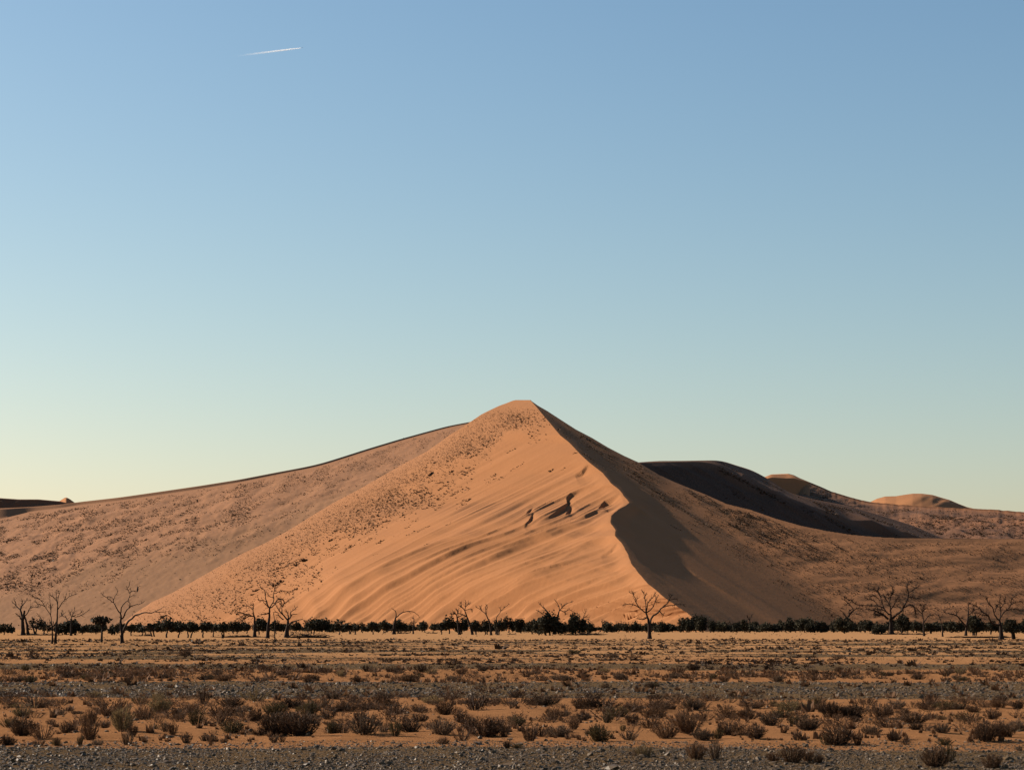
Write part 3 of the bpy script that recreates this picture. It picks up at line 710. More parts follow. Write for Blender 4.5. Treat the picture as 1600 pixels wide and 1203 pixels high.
dead_tree(C, (480, 950), 2.6, [[(480, 950), (480, 800), (480, 680), (462, 600)], [(465, 600), (455, 530), (465, 415)], [(455, 530), (400, 480), (340, 465), (280, 480), (200, 520), (155, 580)], [(460, 640), (390, 600), (320, 590), (260, 565), (215, 570), (195, 600)],
    [(430, 640), (350, 600), (290, 620), (220, 660), (140, 700)], [(400, 620), (340, 650), (260, 690), (180, 720)], [(455, 450), (400, 450)], [(350, 620), (300, 690), (240, 730)]],
    "dead tree with drooping claw-like limbs bent to the left", 1.1)
dead_tree(C, (795, 1030), .9, [[(795, 1030), (795, 800), (790, 680), (780, 560)], [(795, 1010), (825, 975)], [(795, 960), (760, 940)], [(792, 720), (820, 650)]],
    "thin dead sapling in front of the tangled dead trees", .6)
dead_tree(Dd, (185, 660), 2.6, [[(185, 660), (190, 560), (205, 470)], [(205, 470), (205, 400), (155, 365)], [(212, 470), (270, 420), (330, 400), (400, 405), (450, 430), (480, 470)], [(185, 600), (110, 620), (50, 660)], [(188, 590), (150, 640)]],
    "dark snag with one thin limb arching over to the right", .25)
dead_tree(Dd, (405, 655), 1.1, [[(405, 655), (410, 540), (415, 480)], [(410, 540), (370, 520)], [(412, 560), (440, 520)], [(414, 500), (400, 470)]], "little dead sapling right of the arching snag", 1.0)
dead_tree(Dd, (930, 665), 2.2, [[(930, 665), (915, 560), (900, 440)], [(900, 440), (870, 420), (835, 440)], [(900, 440), (915, 400), (890, 370)], [(903, 450), (850, 390)], [(905, 470), (960, 440)]],
    "low bushy dead tree left of the two slender bare ones", 1.8)
dead_tree(Dd, (1080, 665), 1.8, [[(1080, 665), (1050, 560), (1015, 460), (990, 390)], [(990, 390), (960, 350), (920, 330)], [(992, 390), (1000, 330), (1000, 270)], [(960, 350), (940, 290)], [(1000, 340), (1050, 310)], [(1010, 450), (950, 430), (900, 410)], [(1000, 385), (1060, 370), (1080, 385)]],
    "slender leaning dead tree with a twiggy top, left of the V-shaped one", 1.6)
dead_tree(Dd, (1290, 670), 1.7, [[(1290, 670), (1280, 560), (1250, 470), (1228, 430)], [(1228, 430), (1170, 380), (1110, 345)], [(1230, 430), (1225, 360), (1230, 315)], [(1238, 440), (1245, 340)], [(1190, 390), (1150, 330)]],
    "slender dead tree opening in a narrow V above the bushes", .6)
dead_tree(Dd, (1345, 660), 1.2, [[(1345, 660), (1345, 540), (1355, 460)], [(1355, 460), (1400, 400), (1450, 350), (1500, 315)], [(1400, 400), (1385, 350)]], "single bare limb slanting up right above the central bushes", .5)
dead_tree(E, (330, 540), 2.4, [[(330, 540), (350, 430), (375, 330)], [(375, 330), (380, 300), (355, 240), (330, 215)], [(380, 320), (440, 260), (510, 230)], [(350, 430), (265, 325), (220, 280), (185, 240)], [(230, 350), (165, 310)], [(400, 320), (430, 330), (470, 310), (520, 345)], [(410, 290), (400, 250)], [(430, 330), (440, 355)]],
    "dead limbs sprouting from the top of the largest central green mound", .8)
dead_tree(E, (560, 530), 1.6, [[(560, 530), (580, 450), (600, 390)], [(600, 390), (620, 330), (612, 320)], [(605, 385), (640, 365)], [(590, 420), (650, 400), (655, 450)]], "short forked dead stem right of the central green mounds", .8)
dead_tree(E, (760, 515), .8, [[(760, 515), (775, 460), (785, 430)], [(785, 430), (800, 410)], [(780, 440), (765, 415)], [(770, 470), (820, 430)]], "wispy dead sapling left of the lone spreading tree", 1.4)
dead_tree(E, (1215, 580), 2.9, [[(1215, 580), (1212, 480), (1200, 400), (1182, 340)], [(1180, 340), (1130, 300), (1090, 240), (1070, 180), (1020, 140)], [(1130, 300), (1060, 260), (1000, 262), (955, 275)], [(1180, 340), (1180, 260), (1165, 180), (1145, 130)],
    [(1185, 330), (1200, 250), (1250, 190), (1275, 150)], [(1200, 335), (1250, 280), (1270, 220), (1300, 170)], [(1170, 200), (1190, 150)], [(1090, 230), (1105, 200)], [(1258, 243), (1300, 240)], [(1213, 450), (1240, 380), (1290, 340), (1330, 290), (1380, 250), (1400, 200), (1380, 155)],
    [(1330, 290), (1400, 270), (1470, 265), (1550, 260)], [(1390, 230), (1440, 210), (1480, 215)], [(1400, 200), (1430, 170)], [(1310, 330), (1350, 365)], [(1060, 175), (1075, 145)], [(1200, 380), (1150, 400), (1090, 390)]],
    "lone spreading dead tree standing clear on the sand under the dune crest", 1.3)
dead_tree(E, (905, 500), .8, [[(905, 500), (905, 430), (900, 390)], [(900, 390), (870, 385)], [(902, 388), (930, 380), (975, 378)]], "low bent dead stem left of the lone spreading tree", .4)
dead_tree(Fc_, (240, 975), 2.2, [[(240, 975), (245, 850), (250, 750), (280, 690), (335, 635)], [(335, 630), (300, 570), (250, 520), (200, 480), (150, 440)], [(340, 630), (400, 605), (500, 600)], [(250, 540), (190, 545)], [(270, 700), (270, 640), (330, 615)], [(238, 790), (215, 740), (190, 680), (130, 625)], [(200, 480), (190, 410)], [(260, 520), (320, 490), (250, 470)]],
    "dead tree with crooked zigzag limbs, left of the broad branching giant", 1.6)
dead_tree(Fc_, (930, 1010), 3.6, [[(930, 1010), (920, 850), (920, 700)], [(905, 720), (840, 640), (800, 560), (770, 480), (740, 380), (690, 330), (650, 280)], [(820, 600), (720, 560), (600, 565), (480, 550), (380, 545), (320, 490), (250, 470), (190, 410)],
    [(880, 770), (800, 700), (700, 650), (600, 620), (520, 610)], [(920, 700), (910, 600), (900, 480), (930, 380), (950, 310), (940, 240)], [(900, 430), (860, 360)], [(928, 400), (960, 350)], [(938, 780), (1010, 690), (1080, 650), (1130, 560), (1170, 470), (1190, 370), (1175, 280), (1190, 200), (1260, 190)],
    [(1195, 360), (1270, 310), (1320, 270), (1390, 260)], [(1180, 440), (1240, 430), (1320, 450), (1380, 440)], [(1110, 600), (1200, 550), (1260, 560), (1300, 620), (1310, 700), (1310, 770)], [(770, 490), (700, 430), (640, 400), (550, 420)], [(720, 560), (650, 480), (560, 460), (500, 430)], [(850, 650), (760, 620), (650, 600)],
    [(910, 620), (980, 540), (1010, 460), (1060, 420)], [(800, 700), (720, 700), (640, 680)], [(905, 560), (860, 480), (820, 430), (800, 380)], [(740, 400), (720, 330), (740, 280)], [(870, 740), (760, 700), (640, 720)]],
    "broad many-branched dead giant, biggest bare tree on the right", 2.8)
dead_tree(Fc_, (1440, 1035), 1.5, [[(1440, 1035), (1435, 830), (1415, 700)], [(1415, 700), (1360, 640), (1280, 570), (1210, 550)], [(1415, 700), (1420, 600), (1460, 530)], [(1410, 680), (1440, 620), (1500, 590)], [(1438, 810), (1490, 740), (1540, 710), (1600, 720)], [(1400, 660), (1390, 560), (1370, 520)]],
    "slim dead tree just right of the broad branching giant", 2.2)
dead_tree(Gc, (330, 1045), 1.2, [[(330, 1045), (320, 900), (300, 800), (280, 740)], [(280, 740), (250, 680)], [(285, 745), (330, 690)]], "thin bare pole-like tree between the two big right-hand dead trees", 1.0)
dead_tree(Gc, (690, 1030), 2.0, [[(690, 1030), (700, 900), (725, 740), (735, 640)], [(735, 640), (735, 540), (780, 525)], [(738, 700), (790, 660), (830, 580)], [(700, 890), (605, 780), (540, 710), (470, 690), (390, 680), (340, 640)], [(540, 700), (545, 640)]],
    "dead tree leaning left out of the dark round bush near the right", 1.8)
dead_tree(Gc, (1245, 1090), 3.6, [[(1245, 1090), (1235, 900), (1215, 790)], [(1210, 790), (1140, 700), (1115, 600), (1060, 530), (1020, 470), (1010, 430)], [(1225, 790), (1240, 680), (1230, 600), (1220, 480), (1235, 420)], [(1135, 680), (1170, 590), (1200, 530)],
    [(1228, 750), (1290, 660), (1350, 610), (1400, 520), (1420, 440), (1490, 390)], [(1380, 560), (1440, 520), (1520, 500), (1590, 520)], [(1300, 650), (1400, 610), (1500, 620), (1600, 650)], [(1220, 880), (1100, 830), (1040, 720), (960, 660), (900, 600), (830, 550), (740, 520)],
    [(1040, 715), (960, 710), (880, 670), (820, 690)], [(1240, 600), (1300, 500), (1300, 400)], [(900, 600), (830, 620), (780, 600)]],
    "large dead tree nearest the right edge with wide-flung limbs", 2.6)
dead_tree((0, 0, 1.), (1171, 986.), .9, [[(1171, 986.4), (1171, 975), (1172, 966)], [(1171, 970), (1168, 962)], [(1172, 966), (1176, 960)]], "spiky dead snag poking out of the low dark thicket", 1.5)

# bird on the forked tree
def ellipsoid(mb, c, r, n=8, m=6):
    th = np.linspace(0, 2 * math.pi, n, endpoint=False); ph = np.linspace(.02, math.pi - .02, m)
    V = np.array([[c[0] + r[0] * math.sin(p) * math.cos(t), c[1] + r[1] * math.sin(p) * math.sin(t), c[2] + r[2] * math.cos(p)] for p in ph for t in th])
    i = np.arange(m - 1)[:, None] * n + np.arange(n)[None]; j = np.arange(m - 1)[:, None] * n + (np.arange(n)[None] + 1) % n
    q = np.stack([i, i + n, j + n, j], -1).reshape(-1, 4)
    mb.add(V, np.concatenate([q[:, [0, 1, 2]], q[:, [0, 2, 3]]]))
bp = W(215., 922.0, DFk)
mb = MB(); ellipsoid(mb, (0, 0, .12), (.11, .12, .24), 10, 8); ellipsoid(mb, (.02, -.02, .38), (.085, .085, .10), 8, 6)
tube(mb, [(0, 0, .30), (.02, -.02, .40)], [.08, .07], 6); tube(mb, [(.08, -.03, .38), (.17, -.05, .35)], [.03, .008], 4)
tube(mb, [(-.04, .02, 0), (-.09, .05, -.26)], [.07, .04], 4)
tube(mb, [(.03, 0, -.05), (.03, 0, -.16)], [.015, .015], 4); tube(mb, [(-.02, 0, -.05), (-.02, 0, -.16)], [.015, .015], 4)
link("bird", mb.mesh("bird", True), plain_mat("bird_feathers", (.03, .024, .02)), loc=tuple(bp), label="dark bird perched at the tip of a high limb of the tall forked tree", cat="bird")

# fallen wood
def deadwood(u, v, wpx, hpx, n, label):
    D = float(gD(v)); ppm = F / D; c = W(u, v, D); r = np.random.default_rng(int(u)); mb = MB(); z0 = float(gz(c[0], D))
    for k in range(n):
        x0 = r.uniform(-.5, .5) * wpx / ppm; L = r.uniform(.2, .5) * wpx / ppm; a = r.normal(0, .25) + (math.pi if r.random() < .5 else 0)
        dx, dy = math.cos(a), math.sin(a) * .8; rise = abs(r.normal(0, .5)) * hpx / ppm * (.2 + .8 * r.random())
        P = [np.array([x0, r.normal(0, 1.), .05])]
        for j in range(6):
            P.append(P[-1] + np.array([dx * L / 6, dy * L / 6, rise / 6 + r.normal(0, .05)])); P[-1][2] = max(.04, P[-1][2])
        r0 = r.uniform(.05, .16); tube(mb, P, np.linspace(r0, .03, 7), 4)
        for q in range(3):
            s = P[r.integers(1, 6)]; e = s + np.array([r.normal(0, .5), r.normal(0, .4), abs(r.normal(0, .5)) * min(1, hpx / ppm)])
            tube(mb, [s, (s + e) / 2 + r.normal(0, .06, 3), e], [r0 * .5, r0 * .35, .015], 3)
    link("fallen_branches", mb.mesh("fallen_branches"), M_BARK, loc=(c[0], D, z0), label=label, cat="deadwood")
deadwood(478, 996.5, 62, 10, 34, "tangled heap of fallen branches right of the stout dead tree")
deadwood(382, 995.5, 68, 3, 26, "long low line of fallen deadwood in front of the claw-limbed dead tree")
deadwood(226, 993.5, 24, 4, 10, "small pile of broken wood right of the tall forked tree")
deadwood(58, 992.3, 54, 3.5, 22, "low dark debris lying between the stumpy tree and the twin-stemmed tree")
deadwood(915, 992., 46, 10, 30, "spiky fallen branches at the right foot of the central green mounds")
deadwood(1540, 996.4, 80, 1.6, 16, "long thin fallen log lying left of the rightmost large dead tree")
deadwood(1425, 991.4, 36, 4, 14, "arched fallen limbs on pale sand right of the broad dead giant")
deadwood(1385, 991.0, 44, 3, 18, "dark branch litter under the broad dead giant")
deadwood(676, 989.5, 12, 2, 6, "tiny wood heap on the pale sand between arching snag and bushes")
deadwood(628, 989.8, 20, 4, 9, "short curved fallen branch right beside the arching snag")
deadwood(798, 991., 10, 3, 6, "small dark wood lump left of the central green mounds")

# ------------------------------------------------------------------ green thorn trees
def green_tree(u, vb, wpx, vt, vcb, label, dens=1.0, trunks=1, group="dark thorn trees along the dune foot", k=0, name="thorn_tree"):
    D = float(gD(vb)); ppm = F / D; c = W(u, vb, D); r = np.random.default_rng(int(u * 13 + k + vb))
    W_ = wpx / ppm / 2; z0 = (vb - vcb) / ppm; z1 = (vb - vt) / ppm; H = max(z1 - z0, .6)
    root = link(name, None, loc=(c[0], D, float(gz(c[0], D)) - .03), label=label, cat="tree", group=group)
    mb = MB(); tops = []
    for t in range(trunks):
        x0 = r.uniform(-.35, .35) * W_ if trunks > 1 else 0; P = [np.array([x0, r.normal(0, .2), 0])]
        tx = x0 + r.normal(0, .2) * W_; hh = z0 + .55 * H
        for j in range(1, 6): P.append(np.array([x0 + (tx - x0) * j / 5 + r.normal(0, .08), P[0][1], hh * j / 5]))
        rt = .035 * z1 + .05; tube(mb, P, np.linspace(rt, rt * .4, 6), 5)
        for q in range(4):
            s = P[3]; e = np.array([r.uniform(-.8, .8) * W_, r.uniform(-.8, .8) * W_, z0 + r.uniform(.2, .8) * H]); m_ = (s + e) / 2 + np.array([0, 0, -.1 * H])
            tube(mb, [s, m_, e], [rt * .5, rt * .35, .03], 3)
    link("trunk", mb.mesh("trunk"), M_BARK, parent=root)
    # crown: lobes of leaf-sized faces, browsed flat underneath
    nl = max(4, int(4 + W_ * 1.3)); lob = []
    for q in range(nl):
        a = r.uniform(0, 6.283); rr = math.sqrt(r.random()) * .78
        lx, ly = math.cos(a) * rr * W_, math.sin(a) * rr * W_
        top_ = z0 + H * (1 - .55 * rr ** 2 * r.uniform(.4, 1.7)) * r.uniform(.8, 1.08)
        lob.append((lx, ly, z0 + (top_ - z0) * .55, W_ * r.uniform(.30, .46), (top_ - z0) * r.uniform(.42, .55)))
    lob.append((r.uniform(-.3, .3) * W_, 0, z0 + H * .5, W_ * .5, H * .5))
    n = int(np.clip(300 * dens * (W_ * 2) * H / (3.5 ** 2) * 2.6, 300, 2300))
    li = r.integers(0, len(lob), n); Lb = np.array(lob)[li]
    d = r.normal(0, 1, (n, 3)); d /= np.linalg.norm(d, axis=1)[:, None]; rad = r.random(n) ** (1 / 2.4) * np.where(r.random(n) < .14, r.uniform(1., 1.45, n), 1.)
    P = np.stack([Lb[:, 0], Lb[:, 1], Lb[:, 2]], -1) + d * rad[:, None] * np.stack([Lb[:, 3], Lb[:, 3], Lb[:, 4]], -1)
    P[:, 2] = np.maximum(P[:, 2], z0 + r.uniform(-.06, .10, n) * H)
    s = np.clip(.16 + .035 * W_, .16, .42) * np.exp(r.normal(0, .3, n))
    T = r.normal(0, 1, (n, 3)); T /= np.linalg.norm(T, axis=1)[:, None]; Q = np.cross(T, r.normal(0, 1, (n, 3))); Q /= np.linalg.norm(Q, axis=1)[:, None]
    V = np.stack([P - T * s[:, None], P + Q * s[:, None] * .6, P + T * s[:, None], P - Q * s[:, None] * .5], 1).reshape(-1, 3)
    Fq = np.arange(4 * n).reshape(-1, 4)
    link("crown", mesh_np("crown", V, Fq), M_LEAF, parent=root)
    return root
marks = [(36, "stumpy dead tree"), (85, "twin-stemmed tree"), (160, "small umbrella thorn"), (190, "tall forked tree"), (262, "first flat-bottomed tree"), (320, "thin-trunk row"), (398, "claw-limbed dead tree"),
         (419, "tallest tangled tree"), (448, "stout dead tree"), (493, "big round bush"), (545, "three small trees"), (615, "arching snag"), (665, "gap in the treeline"), (718, "low bushy dead tree"), (738, "slender leaning tree"), (767, "narrow V tree"),
         (815, "slanting bare limb"), (866, "central green mounds"), (940, "wispy dead sapling"), (1015, "lone spreading tree"), (1095, "tallest thicket hump"), (1171, "spiky snag"), (1240, "thicket's middle"), (1324, "zigzag-limbed tree"),
         (1393, "broad dead giant"), (1444, "slim dead tree"), (1473, "pole-like tree"), (1509, "left-leaning tree"), (1564, "right-edge dead tree")]
def nearest_mark(u):
    m_ = min(marks, key=lambda q: abs(q[0] - u)); return m_
specs = [ # u, base v, width, top v, crown-bottom v, dens, trunks, description
    (6, 991.5, 36, 974, 989, 1.3, 1, "low dense bush-like tree cut by the left edge of view"),
    (56, 992, 34, 962, 985, .35, 3, "sparse see-through thorn tree between stumpy tree and twin-stemmed tree"),
    (72, 991.5, 26, 968, 988, .4, 2, "thin scrubby tree just left of the twin-stemmed tree"),
    (110, 992, 46, 968, 990, 1.5, 2, "rounded dark bush with dead limbs rising from its top"),
    (128, 991, 18, 974, 989, 1.0, 1, "small dark bush hugging the right side of the rounded bush"),
    (159, 1003.5, 37, 961, 975, .9, 1, "small umbrella thorn with flat crown and straight thin trunk"),
    (150, 990.5, 26, 974, 989, 1.1, 1, "dark bush behind the umbrella thorn, on its left"),
    (178, 992, 24, 976, 991, 1.2, 1, "dark bush filling the space left of the tall forked tree"),
    (205, 993, 26, 974, 986, .8, 1, "loose bush right behind the tall forked tree"),
    (224, 992, 20, 975, 988, .35, 2, "wispy grey shrub-like tree right of the tall forked tree"),
    (243, 994.5, 34, 970, 985, 1.3, 2, "first flat-bottomed tree right of the tall forked tree"),
    (260, 996, 26, 963.5, 984.5, 1.4, 1, "highest humped flat-bottomed tree left of the thin-trunk row"),
    (279, 996, 26, 971, 984.5, 1.3, 1, "flat-bottomed tree on a crooked thin trunk, left part of row"),
    (295, 996, 24, 970, 984.5, 1.3, 2, "flat-bottomed tree on paired leaning trunks in the row"),
    (317, 996, 28, 969, 984.5, 1.4, 1, "wide flat-bottomed tree with single trunk, right part of row"),
    (334, 995, 20, 973, 985, 1.2, 1, "low flat-bottomed tree closing the thin-trunk row"),
    (347, 997, 20, 969, 989, 1.0, 2, "taller ragged tree at the right end of the thin-trunk row"),
    (366, 990, 30, 969.5, 985, 1.0, 2, "ragged dark tree left of the claw-limbed dead tree"),
    (385, 989.5, 28, 971, 985, 1.1, 1, "dark tree behind the claw-like drooping limbs"),
    (405, 991, 34, 965.5, 985.5, 1.5, 1, "dense dark tree between claw-limbed and tallest tangled dead trees"),
    (432, 990, 28, 970, 985, 1.3, 1, "dense dark tree between tallest tangled and stout dead trees"),
    (462, 989, 24, 971, 985, 1.0, 1, "dark tree just right of the stout dead tree's trunk"),
    (494, 989, 48, 963, 985, 1.6, 2, "big round dark bush-tree behind the fallen branch heap"),
    (530, 991.5, 26, 966.5, 982, .6, 1, "airy thorn tree with upright trunk right of the big round bush"),
    (545, 990.5, 22, 972, 984, 1.1, 2, "small dark tree on dotted trunks, middle of three"),
    (556, 991, 18, 973, 985, 1.0, 2, "stubby dark tree, right one of three small trees"),
    (583, 991, 28, 970, 984, .9, 1, "dark bush left of the arching snag with a bare stem in it"),
    (600, 989, 26, 968, 984, 1.2, 1, "dark bush directly left of the arching snag"),
    (622, 989, 26, 967, 983.5, 1.3, 1, "dark bush directly under the snag's arching limb"),
    (641, 988.5, 14, 973, 984, .8, 1, "little thin bush at the end of the arching limb"),
    (664, 988, 20, 969, 984, 1.3, 1, "compact dark bush on the left rim of the treeline gap"),
    (677, 988.5, 12, 974, 984, 1.0, 1, "very small dark bush inside the treeline gap"),
    (690, 991, 18, 970, 984, .9, 1, "dark bush right of the treeline gap"),
    (702, 990, 24, 962.5, 983.5, 1.3, 1, "tall dark tree left of the low bushy dead tree"),
    (722, 990, 24, 962.5, 983.5, 1.2, 1, "tall dark tree behind the low bushy dead tree"),
    (742, 991, 24, 968, 984, 1.1, 3, "dark tree on thin stems below the slender leaning dead tree"),
    (760, 991, 24, 968, 984, 1.2, 2, "dark tree left of the narrow V dead tree"),
    (779, 992, 22, 966, 984, 1.2, 3, "dark tree with clustered stems right of the narrow V dead tree"),
    (795, 988.5, 24, 963, 984, 1.3, 1, "dense tree just under the slanting bare limb"),
    (814, 989, 24, 964.5, 985.5, 1.4, 1, "dense tree right of the slanting bare limb"),
    (832, 990.5, 26, 966, 988, 1.4, 1, "dark tree at the left foot of the largest central mound"),
    (857, 992.5, 42, 955, 991, 1.7, 2, "largest central green mound with dead limbs on top"),
    (842, 992.0, 30, 964, 991, 1.5, 1, "lower left shoulder bush of the largest central mound"),
    (876, 992.0, 22, 968, 991, 1.2, 1, "dark filler bush between the two central mounds"),
    (900, 992.5, 34, 957, 990, 1.6, 1, "second central green mound, leaning right and broken-edged"),
    (918, 991, 20, 971, 990, 1.0, 1, "ragged low bush at the right foot of the second mound"),
    (1320, 989.5, 34, 963, 987, 1.5, 1, "humped dark tree beneath the zigzag-limbed dead tree"),
    (1352, 988.5, 34, 968, 986, 1.4, 1, "flat dark tree right of the zigzag-limbed dead tree"),
    (1371, 991, 24, 974, 990, 1.5, 1, "dark bush at the left foot of the broad dead giant"),
    (1409, 989, 30, 954, 986, 1.1, 1, "tall pointed dark tree behind the broad dead giant"),
    (1432, 988.5, 24, 968, 985, 1.3, 1, "dark tree left of the slim dead tree"),
    (1458, 990, 28, 970, 984.5, 1.2, 2, "dark tree with visible stems right of the slim dead tree"),
    (1486, 988, 28, 971, 984.5, 1.2, 1, "dark tree right of the pole-like dead tree"),
    (1525, 992.5, 42, 961, 987, 1.6, 3, "large round dark tree behind the left-leaning dead tree"),
    (1548, 991, 26, 968, 985, 1.3, 2, "dark tree left of the right-edge dead tree's trunk"),
    (1583, 998.5, 34, 966, 988, 1.3, 5, "dark tree on many stems right of the right-edge dead tree"),
    (1599, 989.5, 26, 968, 989, 1.3, 1, "dark bush cut by the right edge of view")]
for k, s in enumerate(specs):
    green_tree(s[0], s[1], s[2], s[3], s[4], s[7], s[5], s[6], k=k)
# thicket behind: a row of low dark trees merging along the dune foot
tops = [(925, 976), (940, 973), (975, 972), (1000, 973), (1040, 971), (1062, 968), (1085, 963), (1105, 963), (1120, 967), (1140, 966), (1160, 970), (1180, 970), (1200, 970), (1230, 966), (1250, 965), (1280, 967), (1310, 968), (1340, 968), (1400, 969), (1460, 971), (1500, 972), (1560, 970), (1600, 970)]
used = {}
def uniq(lbl, u):
    used.setdefault(lbl, []).append(u); return lbl
ths = []
SC.cycles.volume_bounces = 4
u = 140.
while u < 1612:
    wv = random.choice([13, 16, 20, 26, 34]) * random.uniform(.85, 1.15); (ths.append((u, wv)) if not (646 < u < 656 or 672 < u < 684) else None); u += wv * (.43 if u > 930 else (.52 if 232 < u < 350 else .72))
ths += [(-8., 22.), (93., 20.)]
ORD = ["", "second", "third", "fourth", "fifth", "sixth", "seventh", "eighth", "ninth", "tenth"]
ths.sort(); cnt = {}
for j, (u, wv) in enumerate(ths):
    m_ = nearest_mark(u); side = "left of" if u < m_[0] - 2 else ("right of" if u > m_[0] + 2 else "behind")
    vt = lerpc(tops, u) + random.choice([-2.5, -1, 0, 1.5, 3.5, 5]) if 925 < u < 1612 else (random.uniform(970, 973) if 235 < u < 345 else random.uniform(971, 976))
    vb = random.uniform(987., 988.6)
    shape = "squat" if vt > 971.5 else ("wide" if wv > 25 else ("narrow" if wv < 20 else "medium"))
    key = (m_[1], side, shape); cnt[key] = cnt.get(key, 0) + 1
    o_ = ORD[cnt[key] - 1]
    lab = f"{(o_ + '-from-left ') if o_ else ''}{shape} dark thicket tree at dune foot {side} the {m_[1]}"
    green_tree(u, vb, wv, vt, vb - random.uniform(.2, 2.2), lab, 1.4, 1, "low thicket trees at the foot of the dune", k=j + 200, name="thicket_tree")

# ------------------------------------------------------------------ shrubs of the plain
def shrub_mesh(seed, stems=44, tw=22, spread=.55, upright=.5, low=False):
    r = np.random.default_rng(seed); mb = MB(); Vt = []; 
    for s in range(stems):
        a = r.uniform(0, 6.283); q = math.sqrt(r.random()) * spread
        h = (1 - .45 * (q / spread) ** 2) * r.uniform(.7, 1.05)
        base = np.array([math.cos(a) * q * .35, math.sin(a) * q * .35, -.03]); tip = np.array([math.cos(a) * q, math.sin(a) * q, h * (.95 if not low else .8)])
        mid = (base + tip) / 2 + r.normal(0, .04, 3) + np.array([math.cos(a), math.sin(a), 0]) * .08 * q
        for k in range(tw):
            t = r.uniform(.12, 1.0)
            p = base * (1 - t) ** 2 + 2 * mid * t * (1 - t) + tip * t * t
            d = (tip - base) / np.linalg.norm(tip - base) * upright + np.array([math.cos(a), math.sin(a), 0]) * .22 + r.normal(0, .38, 3)
            d /= np.linalg.norm(d); L = r.uniform(.08, .20); wd = r.uniform(.008, .017)
            n_ = np.cross(d, r.normal(0, 1, 3)); n_ /= np.linalg.norm(n_)
            Vt += [p - n_ * wd, p + n_ * wd, p + d * L + r.normal(0, .01, 3)]
    V = np.array(Vt); V[:, 2] = np.maximum(V[:, 2], -.02)
    return mesh_np("twigs", V, np.arange(len(V)).reshape(-1, 3))
def stem_mesh(seed, n=16, spread=.5):
    r = np.random.default_rng(seed); mb = MB()
    for s in range(n):
        a = r.uniform(0, 6.283); q = math.sqrt(r.random()) * spread
        b = np.array([math.cos(a) * q * .25, math.sin(a) * q * .25, -.05]); t = np.array([math.cos(a) * q, math.sin(a) * q, r.uniform(.6, .95)])
        tube(mb, [b, (b + t) / 2 + r.normal(0, .04, 3), t], [.018, .013, .006], 3)
    return mb.mesh("stem")
forms = [("rounded", dict(stems=52, tw=26, spread=.55, upright=.6)), ("rounded", dict(stems=46, tw=28, spread=.52, upright=.5)), ("upright", dict(stems=40, tw=24, spread=.42, upright=1.2)), ("upright", dict(stems=34, tw=26, spread=.45, upright=1.0)),
         ("ragged", dict(stems=26, tw=26, spread=.6, upright=.7)), ("ragged", dict(stems=22, tw=26, spread=.55, upright=.4)), ("dense", dict(stems=64, tw=30, spread=.56, upright=.6)), ("dense", dict(stems=70, tw=28, spread=.58, upright=.7))]
TONES = ['russet', 'dark brown', 'grey brown', 'olive', 'straw']
PROTO = {}
for fi, (fn, kw) in enumerate(forms):
    base_me = shrub_mesh(100 + fi, **kw); st_me = stem_mesh(200 + fi); st_me.materials.append(M_STEM)
    for tn in TONES:
        m2 = base_me.copy(); m2.materials.append(M_TWIG[tn]); PROTO[(fi, tn)] = (m2, st_me)
S = []      # u, vbase, w, h
